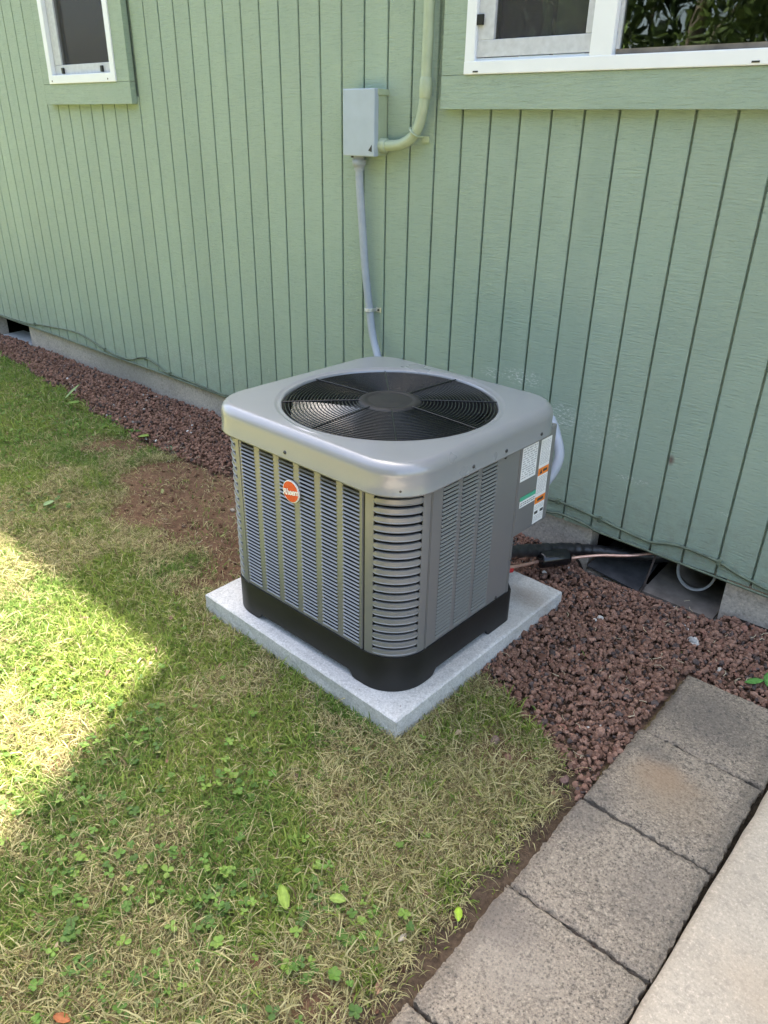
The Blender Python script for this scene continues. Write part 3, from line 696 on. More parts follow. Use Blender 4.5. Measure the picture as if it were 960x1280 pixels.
# fan shroud, grille, fan
b=MB(); n=80; prof=[(FRAD-.0025,top-.0105),(FRAD-.012,top-.012),(FRAD-.018,top-.03),(FRAD-.02,.36),(.02,.34)]
b.add([(fcx+r*math.cos(2*math.pi*k/n),fcy+r*math.sin(2*math.pi*k/n),z) for r,z in prof for k in range(n)],[(i*n+k,(i+1)*n+k,(i+1)*n+(k+1)%n,i*n+(k+1)%n) for i in range(len(prof)-1) for k in range(n)],True)
b.build('fan_shroud','black_plastic',ac)
gz=top-.006
def gh(r): return gz+.006*(1-(r/FRAD)**2)-.002
NR=21; b=MB()
for i in range(NR):
    r=.086+(FRAD-.010-.086)*i/(NR-1)
    b.tube([(fcx+r*math.cos(2*math.pi*k/72),fcy+r*math.sin(2*math.pi*k/72),gh(r)) for k in range(72)],.0017,6,closed=True)
gr=b.build('fan_grille','wire_black',ac)
for k in range(8):
    a=R(45*k); b=MB().tube([(fcx+r*math.cos(a),fcy+r*math.sin(a),gh(r)+.0022) for r in np.linspace(.07,FRAD+.001,8)],.0018,6); b.build('spoke','wire_black',gr)
b=MB(); n=56; prof=[(.082,gz+.0005),(.080,gz+.005),(.073,gz+.0075),(.062,gz+.008),(.060,gz+.0062),(.054,gz+.0065),(.0,gz+.007)]
b.add([(fcx+r*math.cos(2*math.pi*k/n),fcy+r*math.sin(2*math.pi*k/n),z) for r,z in prof for k in range(n)],[(i*n+k,i*n+(k+1)%n,(i+1)*n+(k+1)%n,(i+1)*n+k) for i in range(len(prof)-1) for k in range(n)],True)
b.build('grille_hub','hub_black',gr)
b=MB().tube([(fcx,fcy,.50),(fcx,fcy,.57)],.065,28); mo=b.build('fan_motor','wire_black',ac)
for k in range(4):
    b=MB(); nu,nv_=10,8; V=[]; a0=R(90*k-50)
    for i in range(nu+1):
        r=.06+(FRAD-.022-.06)*i/nu
        wid=R(46)*(1-.15*i/nu)
        for j in range(nv_+1):
            u=j/nv_; a=a0+wid*(u-.5)+.25*(i/nu)
            V.append((fcx+r*math.cos(a),fcy+r*math.sin(a),.545-.045*(u-.5)*2*(.6+.4*i/nu)-.006*math.sin(math.pi*u)))
    W=nv_+1; fs=[(i*W+j,i*W+j+1,(i+1)*W+j+1,(i+1)*W+j) for i in range(nu) for j in range(nv_)]
    b.add(V,fs,True); b.add([(x,y,z-.0015) for x,y,z in V],[tuple(reversed(f_)) for f_ in fs],True); b.build('fan_blade','fan_blade_paint',ac)
# screws
def screw(x,y,z,nx,ny,par=ac,r=.0045):
    MB().tube([(x-nx*.001,y-ny*.001,z),(x+nx*.0015,y+ny*.0015,z),(x+nx*.003,y+ny*.003,z)],[r,r,r*.6],10).build('screw','screw_dark',par)
cpt=cornerpts(1,-1,off=CO)[7]; screw(cpt[0],cpt[1],.548,cpt[2],cpt[3])
for s_ in (-.023,): screw(s_,-hd-CO,.551,0,-1)
for s_ in (-.085,.045,.20): screw(hw+CO,s_,.550,1,0)
screw(hw,.072,.520,1,0); screw(hw,.090,.108,1,0); screw(hw+.001,.150,.25,1,0); screw(hw+.0015,.1455,.20,1,0,r=.003)
# badge
bd=empty('tmp'); bpy.data.objects.remove(bd)
bcx,bcz=-.022,.446
def disc(r,y0,y1,n=40,rim=0): 
    b=MB(); pr=[(r,y0),(r,y1+rim),(r-.001,y1),(0,y1)]
    b.add([(rr*math.cos(2*math.pi*k/n),yy,rr*math.sin(2*math.pi*k/n)) for rr,yy in pr for k in range(n)],[(i*n+k,(i+1)*n+k,(i+1)*n+(k+1)%n,i*n+(k+1)%n) for i in range(3) for k in range(n)]); return b
badge=disc(.0290,0,-.004,40,.001).build('badge','badge_white',ac,(bcx,-hd-.002,bcz)); badge['label']='round orange red badge with white script lettering'
disc(.0264,-.003,-.0046).build('badge_face','badge_red',badge)
cu=bpy.data.curves.new('lettering','FONT'); cu.body='Rheem'; cu.size=.0215; cu.shear=.35; cu.offset=.0005; cu.extrude=.0004; cu.align_x='CENTER'; cu.align_y='CENTER'; cu.space_character=.92
to=bpy.data.objects.new('lettering',cu); COL.objects.link(to)
dg=bpy.context.evaluated_depsgraph_get(); me=bpy.data.meshes.new_from_object(to.evaluated_get(dg)); bpy.data.objects.remove(to)
lo=link('lettering',me,'badge_white',badge,(0,-.0053,-.001),(R(90),R(-12),0))
# stickers on the control box
def stick(y0,y1,z0,z1,mat,par=None,lift=.0008,name='sticker'):
    b=MB(); b.box((hw+.0005,y0,z0),(hw+.0005+lift,y1,z1)); return b.build(name,mat,par or cbx)
s1=stick(.150,.221,.427,.524,'sticker_white'); s1['label']='white rating label with small grey print'
b=MB()
rl=random.Random(3)
for i in range(13):
    z=.515-.0066*i; y=.154
    while y<.214:
        l_=rl.uniform(.004,.014); b.box((hw+.0013,y,z-.0016),(hw+.0016,min(y+l_,.217),z+.0010)); y+=l_+rl.uniform(.002,.008)
o=b.build('print_lines','sticker_grey',s1); o['kind']='stuff'
s2=stick(.236,.286,.275,.519,'sticker_white'); s2['label']='tall white warning label with two orange bands'
for z0,z1 in ((.417,.438),(.334,.354)): stick(.236,.286,z0,z1,'sticker_orange',s2,.0011,'warning_band')
b=MB()
b.box((hw+.0017,.247,.340),(hw+.0019,.276,.348))
b.add([(hw+.0019,.242,.421),(hw+.0019,.256,.421),(hw+.0019,.249,.434)],[(0,1,2)]); b.box((hw+.0017,.259,.424),(hw+.0019,.279,.431))
b.box((hw+.0013,.240,.303),(hw+.0018,.256,.311)); b.box((hw+.0013,.268,.303),(hw+.0018,.283,.311))
b.build('warning_print','sticker_ink',s2)
b=MB()
for z0,z1 in ((.445,.512),(.362,.411),(.282,.297),(.316,.328)):
    z=z1
    while z>z0:
        y=.240
        while y<.28:
            l_=rl.uniform(.003,.010); b.box((hw+.0013,y,z-.0010),(hw+.0016,min(y+l_,.283),z+.0004)); y+=l_+rl.uniform(.001,.004)
        z-=.0045
o=b.build('print_lines','sticker_grey',s2); o['kind']='stuff'
s3=stick(.160,.2345,.349,.380,'sticker_white'); s3['label']='small white label with a green stripe'
stick(.160,.2345,.368,.380,'sticker_green',s3,.0011,'green_band')
b=MB()
for z in (.361,.355):
    y=.164
    while y<.228: l_=rl.uniform(.004,.01); b.box((hw+.0013,y,z-.0012),(hw+.0016,min(y+l_,.231),z+.0008)); y+=l_+.003
o=b.build('print_lines','sticker_ink',s3); o['kind']='stuff'

# ------------------------------------------------------------ refrigerant lines
ls=tag(empty('refrigerant_line',(.55,-.3,-.1)),'copper refrigerant line with a black filter canister running into the wall opening','pipe')
rel(MB().tube(spline([(.47,-.47,-.045),(.53,-.36,-.064),(.545,-.27,-.086),(.556,-.215,-.096),(.6,-.15,-.1),(.625,-.105,-.102),(.68,-.05,-.096),(.762,.0,-.085),(.84,.10,-.08)],8),.0048,10),ls,'copper_tube','copper')
dr=[Vector((.553,-.222,-.090)).lerp(Vector((.610,-.128,-.094)),t_) for t_ in (0,.03,.05,.13,.87,.95,.97,1)]
rel(MB().tube(dr,[.008,.021,.0255,.0272,.0272,.0255,.021,.008],20),ls,'filter_canister','gloss_black')
rel(MB().tube([(.517,-.385,-.072),(.532,-.345,-.078)],.010,10),ls,'service_cap','red_cap')
ins=tag(empty('insulated_line',(.5,-.3,-.08)),'thick black foam-wrapped suction line behind the filter canister','pipe')
P_=spline([(.45,-.44,-.015),(.50,-.33,-.035),(.535,-.20,-.070),(.575,-.10,-.092),(.64,-.01,-.110),(.73,.05,-.115),(.86,.16,-.12)],14)
rel(MB().tube(P_,[.0205+random.uniform(-.0022,.0022) for _ in P_],14),ins,'foam_sleeve','foam_black')
# ------------------------------------------------------------ pavers and slab
def slab_mesh(x0,x1,y0,y1,z,th,nxx,nyy,rough=.0015,edge=.006,drop=.005,seed=0,taper=0):
    rr=random.Random(seed); b=MB(); V=[]
    def ax(a,c,n):
        e=edge; return [a,a+e*.35,a+e]+list(np.linspace(a+e*2,c-e*2,n))+[c-e,c-e*.35,c]
    xs,ys=ax(x0,x1,nxx),ax(y0,y1,nyy); W=len(xs)
    for j,y in enumerate(ys):
        for i,x in enumerate(xs):
            e=min(x-x0,x1-x,y-y0,y1-y); f_=max(0,1-e/edge)
            onb=e<edge*.5
            jx=rr.gauss(0,rough) if onb else 0; jy=rr.gauss(0,rough) if onb else 0
            V.append((x+jx,y+jy,z-drop*f_*f_+rr.gauss(0,.0006)-(abs(rr.gauss(0,rough*1.3)) if onb else 0)))
    H=len(ys); fs=[(j*W+i,j*W+i+1,(j+1)*W+i+1,(j+1)*W+i) for j in range(H-1) for i in range(W-1)]
    b.add(V,fs,True)
    brd=list(range(W))+[j*W+W-1 for j in range(1,H)]+[(H-1)*W+i for i in range(W-2,-1,-1)]+[j*W for j in range(H-2,0,-1)]
    r0=[V[i] for i in brd]; r1=[(x,y,z-th) for x,y,_ in r0]; n_=len(r0)
    b.add(r0+r1,[(i,n_+i,n_+(i+1)%n_,(i+1)%n_) for i in range(n_)],True); return b
ws=tag(empty('garden_edging',(1.22,-1.1,-.15)),'row of square grey concrete pavers between the lawn and the pale walkway','paving')
ys=[-.366,-.645,-.930,-1.213,-1.502,-1.79,-2.08,-2.37]
xl=[1.104,1.094,1.090,1.088,1.082,1.078,1.075]; xr=[1.375,1.370,1.366,1.362,1.358,1.355,1.35]
for i in range(7):
    cxx,cyy=(xl[i]+xr[i])/2,(ys[i]+ys[i+1])/2; hx,hy=(xr[i]-xl[i])/2,(ys[i]-ys[i+1])/2-.0022-(.002 if i in (2,3) else 0)
    b=slab_mesh(-hx,hx,-hy,hy,0,.05,34,34,.0016,.007,.005,i)
    o=b.build('paver','paver_concrete',ws,(cxx-1.22,cyy+1.1,[0,.001,0,.002,-.002,0,0][i])); o.rotation_euler=(R([.3,-.4,.2,.5,-.3,0,0][i]),R([-.4,.3,-.3,.2,.4,0,0][i]),R([.5,-.3,.4,-.2,.3,0,0][i]))
b=slab_mesh(0,2.4,-4.2,1.0,0,.12,40,90,.0009,.014,.010,99)
sl_=b.build('walkway','slab_concrete',None,(1.3665,-1.295,-.147)); sl_.rotation_euler=(0,0,R(-1.5)); tag(sl_,kind='structure')

# ------------------------------------------------------------ lava gravel
def ico(sub):
    import bmesh
    bm=bmesh.new(); bmesh.ops.create_icosphere(bm,subdivisions=sub,radius=1); V=np.array([v.co[:] for v in bm.verts]); Fc=np.array([[v.index for v in f.verts] for f in bm.faces]); bm.free(); return V,Fc
def scatter_rocks(name,px,py,pz,size,sub,label):
    V,Fc=ico(sub); N=len(px); proto=[]
    for i in range(14):
        P=V.copy()
        for _ in range(7):  # cut by random planes for angular faces
            d=rng.normal(size=3); d/=np.linalg.norm(d); h=rng.uniform(.45,.85); t_=P@d; P-=np.outer(np.clip(t_-h,0,None),d)
        P*=1+rng.normal(0,.06,(len(P),1)); P*=rng.uniform([.8,.65,.5],[1.15,1,.85]); proto.append(P)
    proto=np.array(proto); k=rng.integers(0,14,N); P=proto[k]
    q_=rng.normal(size=(N,4)); q_/=np.linalg.norm(q_,axis=1)[:,None]; w0,x0,y0,z0=q_.T
    Rm=np.stack([1-2*(y0**2+z0**2),2*(x0*y0-z0*w0),2*(x0*z0+y0*w0),2*(x0*y0+z0*w0),1-2*(x0**2+z0**2),2*(y0*z0-x0*w0),2*(x0*z0-y0*w0),2*(y0*z0+x0*w0),1-2*(x0**2+y0**2)],-1).reshape(N,3,3)
    P=np.einsum('nij,nvj->nvi',Rm,P)*size[:,None,None]+np.stack([px,py,pz],-1)[:,None,:]
    h=rng.random(N)[:,None]; base=np.array([.180,.098,.070])*(1-h)+np.array([.285,.170,.124])*h
    vv=rng.random(N); base=np.where((vv<.10)[:,None],np.array([.105,.080,.072]),base); base=np.where((vv>.955)[:,None],np.array([.25,.13,.095]),base); base=np.where((vv>.994)[:,None],np.array([.5,.47,.43]),base)
    base=base*rng.uniform(.72,1.25,(N,1)); Cc=np.repeat(base,len(V),0)
    Ff=(Fc[None]+(np.arange(N)*len(V))[:,None,None]).reshape(-1)
    o=np_mesh(name,P.reshape(-1,3),Ff,np.full(N*len(Fc),3),'rock_mat',Cc,False)
    tag(o,label,'gravel',None,'stuff')
def gpts(n,x0,x1,y0,y1,thr=0):
    x=rng.uniform(x0,x1,n); y=rng.uniform(y0,y1,n); g_=gravel_sd(x,y)
    k=(g_>thr)&~in_pad(x,y,-.004)&(y<-.004)&~((x>1.092)&(x<1.38)&(y<-.366))&~((x>1.375)&(y<-.30)); return x[k],y[k],g_[k]
x,y,g_=gpts(27000,-.12,1.75,-.95,0)
lvl=rng.random(len(x)); sz=np.clip(rng.gamma(8,.00086,len(x)),.0035,.015)
hz=GZ+.002+np.clip(g_,0,.05)/.05*.012
hz=hz-.045*sst(.57,.62,x)*sst(1.09,1.05,x)*sst(-.10,-.015,y)
scatter_rocks('lava_gravel',x,y,hz+lvl*.0065,sz,2,'dark red-brown lava gravel between the pad, the wall and the pavers')
x,y,g_=gpts(26000,-5.0,-.06,-.55,0)
hz=GZ+.004+np.clip(g_,0,.06)/.06*.018+np.interp(y,[-.25,0],[0,.012])
scatter_rocks('lava_gravel',x,y,hz+rng.random(len(x))*.012,rng.uniform(.006,.012,len(x)),1,'long strip of lava gravel along the foot of the green wall')
# strays
n=420; x=rng.uniform(-4,1.07,n); y=rng.uniform(-1.1,-.2,n); g_=gravel_sd(x,y); k=(g_<0)&(g_>-.12)&~in_pad(x,y,.01)&~((x>1.06)&(y<-.36)); x,y=x[k],y[k]
scatter_rocks('lava_gravel',x,y,ground_z(x,y)+.003,rng.uniform(.004,.010,len(x)),1,'scattered lava stones strayed from the beds into the lawn edge')

# ------------------------------------------------------------ grass
def make_grass(name,n,x0,x1,y0,y1,hmul,wmul,label,keepfn,kindmix=1.0):
    x=rng.uniform(x0,x1,n); y=rng.uniform(y0,y1,n); k=keepfn(x,y); x,y=x[k],y[k]
    clr=in_pad(x,y,.004)|((x>1.076)&(x<1.38)&(y<-.36))|(x>1.37)|(y>-.02)
    g_=gravel_sd(x,y); d=dirt_m(x,y); u=rng.random(len(x))
    dens=np.where(g_>0,np.where(g_<.05,.05,.0015),1.0)*(1-.92*sst(.24,.95,d))*(.72+.5*fbm(x,y,11))
    k=~clr&(u<dens); x,y,d=x[k],y[k],d[k]; N=len(x)
    patch=fbm(x+40,y+3,4.5,3)*.6+fbm(x+11,y,17,3)*.4
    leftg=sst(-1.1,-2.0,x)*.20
    straw=np.clip(sst(.44,.56,patch-leftg)*.56+.13+.12*sst(.55,.75,x)*sst(-1.25,-.95,y)-.10*sst(.15,-.1,x)*sst(-1.15,-1.3,y)+.35*sst(.1,.6,d)-leftg,0.10,.93)  # fewer straw blades in the sun patch, painting its lit green into the colour
    # noticeable dry tufts near the dirt and the path
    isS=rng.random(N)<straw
    z=ground_z(x,y)-.002
    L=rng.gamma(4,.0054,N)*hmul*np.where(d>.35,.7,1)*np.where(isS,1.3,1); L=np.clip(L,.006,.060)*np.where(isS,1.05,1); L*= (.65+.6*fbm(x+3,y+8,6))
    lean=np.where(isS,rng.uniform(1.25,1.6,N),rng.uniform(.5,1.45,N)); az=rng.uniform(0,2*np.pi,N)+ (fbm(x,y,5)-.5)*3
    wd=rng.gamma(5,.00022,N).clip(.0004,.0025)*wmul*np.where(isS,.60,1.05)
    curl=rng.normal(0,.16,N); sag=rng.uniform(.05,.6,N)
    ts=np.array([0,.4,.75,1.0]); pts=[]
    cxp=x.copy(); cyp=y.copy(); czp=z+np.where(isS,rng.uniform(0,.012,N),0); a=az.copy(); th=lean*.55
    pts.append((cxp.copy(),cyp.copy(),czp.copy(),a.copy()))
    for i in range(3):
        dl=L*(ts[i+1]-ts[i]); th_=np.clip(th,0,1.75); cxp=cxp+dl*np.sin(th_)*np.cos(a); cyp=cyp+dl*np.sin(th_)*np.sin(a); czp=np.maximum(czp+dl*np.cos(th_),z+.0015)
        a=a+curl*.6; th=th+lean*.3+sag*.35; pts.append((cxp.copy(),cyp.copy(),czp.copy(),a.copy()))
    V=np.zeros((N,7,3)); wf=[.9,1,.65]
    tw=rng.uniform(-.6,.6,N)
    for i in range(3):
        X_,Y_,Z_,A_=pts[i]; sx=-np.sin(A_)*wd*wf[i]; sy=np.cos(A_)*wd*wf[i]; sz_=wd*tw*wf[i]
        V[:,2*i]=np.stack([X_-sx,Y_-sy,Z_-sz_],-1); V[:,2*i+1]=np.stack([X_+sx,Y_+sy,Z_+sz_],-1)
    V[:,6]=np.stack(pts[3][:3],-1)
    f=np.array([0,1,3,2, 2,3,5,4]); f3=np.array([4,5,6])
    o=(np.arange(N)*7)[:,None]; ff=np.concatenate([f[None]+o,f3[None]+o],1).ravel(); sizes=np.tile([4,4,3],N)
    h=rng.random((N,1)); h2=rng.random((N,1)); pn=fbm(x+70,y+20,3)[:,None]
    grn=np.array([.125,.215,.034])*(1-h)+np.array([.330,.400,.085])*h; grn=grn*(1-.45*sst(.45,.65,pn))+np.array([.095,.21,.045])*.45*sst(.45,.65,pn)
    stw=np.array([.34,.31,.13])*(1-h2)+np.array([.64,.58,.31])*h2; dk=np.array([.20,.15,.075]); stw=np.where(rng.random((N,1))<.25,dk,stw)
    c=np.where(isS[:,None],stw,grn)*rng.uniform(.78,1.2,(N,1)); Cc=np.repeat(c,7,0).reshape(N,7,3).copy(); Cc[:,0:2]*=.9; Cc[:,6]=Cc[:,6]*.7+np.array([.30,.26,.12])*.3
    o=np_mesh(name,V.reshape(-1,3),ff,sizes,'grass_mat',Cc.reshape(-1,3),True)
    tag(o,label,'grass',None,'stuff'); return N
def cdist(x,y): return np.hypot(x-CAM.x,y-CAM.y)
def infront(x,y,m): 
    # inside view triangle (plan) plus margin
    return (y> -1.96-(x-.61)*.455-m)
NG=0
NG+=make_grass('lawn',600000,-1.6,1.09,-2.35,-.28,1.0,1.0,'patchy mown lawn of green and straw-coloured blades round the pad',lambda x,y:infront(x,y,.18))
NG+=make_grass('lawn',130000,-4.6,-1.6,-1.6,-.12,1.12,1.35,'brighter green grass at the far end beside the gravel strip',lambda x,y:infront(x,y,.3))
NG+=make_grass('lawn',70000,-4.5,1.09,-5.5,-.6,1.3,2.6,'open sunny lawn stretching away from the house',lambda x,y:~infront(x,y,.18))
# broad leaved ground cover (clover) in the lawn
def leafy(name,cl,label):
    V=[];Fi=[];Sz=[];Cc=[];o=0
    for (x,y,s,green) in cl:
        nl=random.choice((3,3,4,5)); z=float(ground_z(np.array([x]),np.array([y]))[0])+random.uniform(.014,.028); a0=random.uniform(0,6.28)
        for j in range(nl):
            a=a0+j*2*math.pi/nl+random.uniform(-.2,.2); tilt=random.uniform(-.3,.45); L=s*random.uniform(.8,1.2); W=L*random.uniform(.38,.5)
            dx,dy=math.cos(a),math.sin(a); sx,sy=-dy,dx
            pr=[(0,0),(.35,.75),(.7,1.0),(.95,.55),(1.02,0),(.95,-.55),(.7,-1),(.35,-.75),(.55,0)]
            for (l_,w_) in pr:
                zz=z+L*l_*math.sin(tilt)-.12*L*(1-abs(w_))+.05*L; V.append((x+dx*L*l_+sx*W*w_,y+dy*L*l_+sy*W*w_,zz)); Cc.append([c*random.uniform(.92,1.08) for c in green])
            for k in range(8):
                Fi+=[o+8,o+k,o+(k+1)%8]; Sz.append(3)
            o+=9
    ob=np_mesh(name,np.array(V),Fi,Sz,'leaf_mat',np.array(Cc),True); tag(ob,label,'clover',None,'stuff')
cl=[]
cent=[(.80,-1.50,.10),(.93,-1.47,.09),(.88,-1.58,.08),(.70,-1.62,.1),(.45,-1.75,.12),(.62,-1.83,.1),(.30,-1.62,.14),(.52,-1.60,.08),(-.05,-1.55,.16),(.2,-1.45,.12),(.95,-1.75,.1),(.75,-1.75,.1),(-1.6,-.45,.18),(-2.3,-.40,.2),(-1.05,-1.02,.2),(-1.9,-.7,.25),(.1,-1.75,.15),(.5,-1.4,.1)]
for cx_,cy_,rd in cent:
    for _ in range(int(24*rd/.1)):
        x=random.gauss(cx_,rd*.55); y=random.gauss(cy_,rd*.5)
        if x>1.06 or y>-.2 or bool(in_pad(np.array([x]),np.array([y]),.02)[0]): continue
        g_=random.choice(((.095,.18,.035),(.13,.24,.045),(.08,.15,.035),(.20,.31,.06))); cl.append((x,y,random.uniform(.006,.0125),g_))
for _ in range(550):
    x=random.uniform(-2.6,1.04); y=random.uniform(-2.2,-.4)
    if bool(in_pad(np.array([x]),np.array([y]),.02)[0]) or float(gravel_sd(np.array([x]),np.array([y]))[0])>-.02 or float(dirt_m(np.array([x]),np.array([y]))[0])>.4: continue
    cl.append((x,y,random.uniform(.005,.009),(.13,.22,.045)))
leafy('clover',cl,'small round-leaved clover and weeds spread through the lawn')
# dry litter: small torn leaf bits, many part buried
V=[];Fi=[];Sz=[];Cc=[];o_=0
for _ in range(420):
    x=random.uniform(-2.4,1.07); y=random.uniform(-2.1,-.3)
    if bool(in_pad(np.array([x]),np.array([y]),.015)[0]): continue
    z=float(ground_z(np.array([x]),np.array([y]))[0])+random.uniform(.004,.020); a=random.uniform(0,6.28); L=random.uniform(.004,.012); W=L*random.uniform(.3,.7); tl=random.uniform(-.6,.6)
    c=random.choice(((.30,.20,.11),(.22,.13,.08),(.42,.33,.20),(.16,.11,.07),(.34,.36,.14)))
    for (l_,w_) in ((-1,0),(-.4,.8),(.3,1),(1,.1),(.4,-.9),(-.5,-.7)):
        l2=l_*L*random.uniform(.7,1.1); w2=w_*W*random.uniform(.7,1.2); V.append((x+l2*math.cos(a)-w2*math.sin(a),y+l2*math.sin(a)+w2*math.cos(a),z+l2*math.sin(tl)+abs(w2)*random.uniform(-.3,.6))); Cc.append(c)
    Fi+=[o_,o_+1,o_+2,o_,o_+2,o_+3,o_,o_+3,o_+4,o_,o_+4,o_+5]; Sz+=[3]*4; o_+=6
ob=np_mesh('leaf_litter',np.array(V),Fi,Sz,'leaf_mat',np.array(Cc)); tag(ob,'dry brown torn leaf bits strewn through the lawn','litter',None,'stuff')
# individual leaves
def leaf(name,x,y,L,W,az,col,label,cat,lift=.022,tilt=.15,curl=.25,group=None):
    z=float(ground_z(np.array([x]),np.array([y]))[0])+lift; V=[];n=9
    for i in range(n+1):
        t_=i/n; w_=W*.5*math.sin(math.pi*min(1,t_*.93+.05))**.8*(1 if 0<i<n else .12)
        for s_ in (-1,-.5,0,.5,1):
            V.append((L*(t_-.5),w_*s_*(1+.08*math.sin(i*2.3+s_)),L*math.sin(tilt)*(t_-.5)+curl*W*abs(s_)*.4+.12*L*math.sin(math.pi*t_)*curl))
    f=[];W5=5
    for i in range(n):
        for j in range(4): f.append((i*W5+j,(i+1)*W5+j,(i+1)*W5+j+1,i*W5+j+1))
    me=bpy.data.meshes.new(name); me.from_pydata(V,[],f); ca=me.color_attributes.new('tint','FLOAT_COLOR','POINT')
    for i in range(len(V)):
        k=1.25 if i%5==2 else 1.0; ca.data[i].color=(col[0]*k,col[1]*k,col[2]*k,1)
    me.polygons.foreach_set('use_smooth',[True]*len(f)); o=link(name,me,'leaf_mat',None,(x,y,z),(0,0,az)); 
    so_=o.modifiers.new('thick','SOLIDIFY'); so_.thickness=.0006
    return tag(o,label,cat,{'fallen_leaf':'fallen leaves on the lawn','weed_leaf':'small weed leaves','dock_leaf':'broad leaves at the lawn and gravel edge'}[name])
leaf('weed_leaf',.800,-1.519,.050,.022,R(150),(.24,.34,.06),'broad pale green weed leaf lying in the lawn near the bottom centre','leaf',.03)
leaf('weed_leaf',.875,-1.455,.034,.020,R(20),(.26,.36,.08),'short rounded pale weed leaf above the dark clover patch','leaf',.03)
leaf('fallen_leaf',1.051,-1.321,.034,.015,R(-55),(.36,.52,.06),'bright yellow-green fallen leaf beside the paver edge','leaf',.012)
leaf('fallen_leaf',1.030,-1.515,.030,.012,R(-60),(.40,.24,.15),'tan dry curled leaf on bare soil beside the lowest pavers','leaf',.012)
leaf('fallen_leaf',.690,-1.890,.034,.016,R(20),(.36,.13,.05),'rusty orange fallen leaf at the very bottom of the lawn','leaf',.02)
leaf('fallen_leaf',1.005,-1.425,.020,.010,R(80),(.50,.44,.33),'small pale dry leaf in the straw below the yellow-green leaf','leaf',.015)
leaf('dock_leaf',-2.10,-.345,.085,.03,R(70),(.27,.37,.13),'upright pale green dock leaf at the gravel edge','leaf',.06,.9)
leaf('dock_leaf',-2.0,-.40,.09,.05,R(10),(.20,.31,.06),'broad low green leaf beside the upright dock leaf','leaf',.035,.2)
leaf('dock_leaf',-1.38,-.40,.06,.042,R(20),(.24,.34,.07),'light green rounded leaf between gravel and bare soil','leaf',.025,.2)
leaf('dock_leaf',-1.19,-.385,.07,.034,R(-10),(.10,.19,.09),'dull grey-green flat leaf right of the light green rounded one','leaf',.02,.05)
leaf('dock_leaf',-1.04,-1.02,.06,.028,R(-60),(.24,.34,.16),'pale leaf lying in the lawn left of the bare soil','leaf',.03,.1)
leaf('weed_leaf',1.245,-.300,.045,.024,R(30),(.12,.30,.07),'little green weed leaf in gravel above the last paver','leaf',.03,.3)
leaf('weed_leaf',1.270,-.275,.040,.022,R(110),(.10,.26,.06),'second small weed leaf leaning beside the one above the paver','leaf',.035,.4)
def stone(x,y,s,col,label,seed,z=None,flat=.6):
    import bmesh
    bm=bmesh.new(); bmesh.ops.create_icosphere(bm,subdivisions=2,radius=1); rr=np.random.default_rng(seed)
    P=np.array([v.co[:] for v in bm.verts])
    for _ in range(9):
        d=rr.normal(size=3); d/=np.linalg.norm(d); h=rr.uniform(.5,.85); t_=P@d; P-=np.outer(np.clip(t_-h,0,None),d)
    P*=1+rr.normal(0,.04,(len(P),1)); P*=np.array([1,.75,flat])*s
    F_=[[v.index for v in f.verts] for f in bm.faces]; bm.free()
    me=bpy.data.meshes.new('stone'); me.from_pydata([tuple(p) for p in P],[],F_); ca=me.color_attributes.new('tint','FLOAT_COLOR','POINT')
    for i in range(len(P)): ca.data[i].color=(*col,1)
    zz=z if z is not None else float(ground_z(np.array([x]),np.array([y]))[0])+s*.45
    o=link('stone',me,'rock_mat',None,(x,y,zz),(0,0,seed)); tag(o,label,'stone','loose stones round the pad and beds')
stone(.884,-1.225,.016,(.13,.075,.075),'dark purple-brown stone in the lawn below the pad corner',1)
stone(.593,-1.293,.015,(.15,.09,.085),'brown stone in the grass left of the pad corner',2)
stone(.948,-.765,.019,(.32,.165,.125),'light reddish stone at the gravel edge by the pavers',3)
stone(.988,-.735,.017,(.27,.12,.10),'red stone just right of the lightest stone',4)
stone(.855,-.905,.019,(.20,.14,.115),'dull brown stone on soil between pad and pavers',5)
stone(.905,-.925,.014,(.22,.13,.095),'small brown stone right of the dull one on soil',6)
stone(.700,-.665,.017,(.30,.185,.13),'tan-orange stone touching the right edge of the pad',7)
stone(1.035,-.905,.016,(.19,.12,.10),'stone in the soil strip close to the second paver joint',8)
stone(1.056,-.215,.018,(.33,.33,.32),'pale grey rubble lump by the right footing of the vent opening',9,GZ+.02)
stone(-.55,-.56,.013,(.42,.36,.29),'small pale stone lying on the bare soil',10)
# clods on the bare soil
n=3000; x=rng.uniform(-1.3,1.07,n); y=rng.uniform(-1.75,-.3,n); d=dirt_m(x,y); k=(d>.45)&~in_pad(x,y,.01)&(gravel_sd(x,y)<0); x,y=x[k],y[k]
V,Fc=ico(1); N=len(x); P=V[None]*(1+rng.normal(0,.2,(N,len(V),1))); P=P*rng.gamma(2,.0017,(N,1,1)).clip(.001,.011)+np.stack([x,y,ground_z(x,y)+.001],-1)[:,None]
o=np_mesh('soil_clods',P.reshape(-1,3),(Fc[None]+(np.arange(N)*len(V))[:,None,None]).reshape(-1),np.full(N*len(Fc),3),'ground_mat',np.repeat(np.array([[.15,.084,.053]])*rng.uniform(.6,1.3,(N,1)),len(V),0))
tag(o,'crumbs of reddish soil on the bare patches','soil',None,'stuff')
n=120; x=rng.uniform(-.07,.67,n); y=rng.uniform(-1.04,-.30,n); e=np.minimum(np.minimum(x+.083,.683-x),np.minimum(y+1.05-.03*(.68-x)/.76,-.285-y)); k=(e>.008)&(e<.075)&(rng.random(n)<.8); x,y=x[k],y[k]; N=len(x)
P=V[None]*(1+rng.normal(0,.25,(N,len(V),1)))*rng.uniform(.0008,.0026,(N,1,1))+np.stack([x,y,np.full(N,ZP+.001)],-1)[:,None]
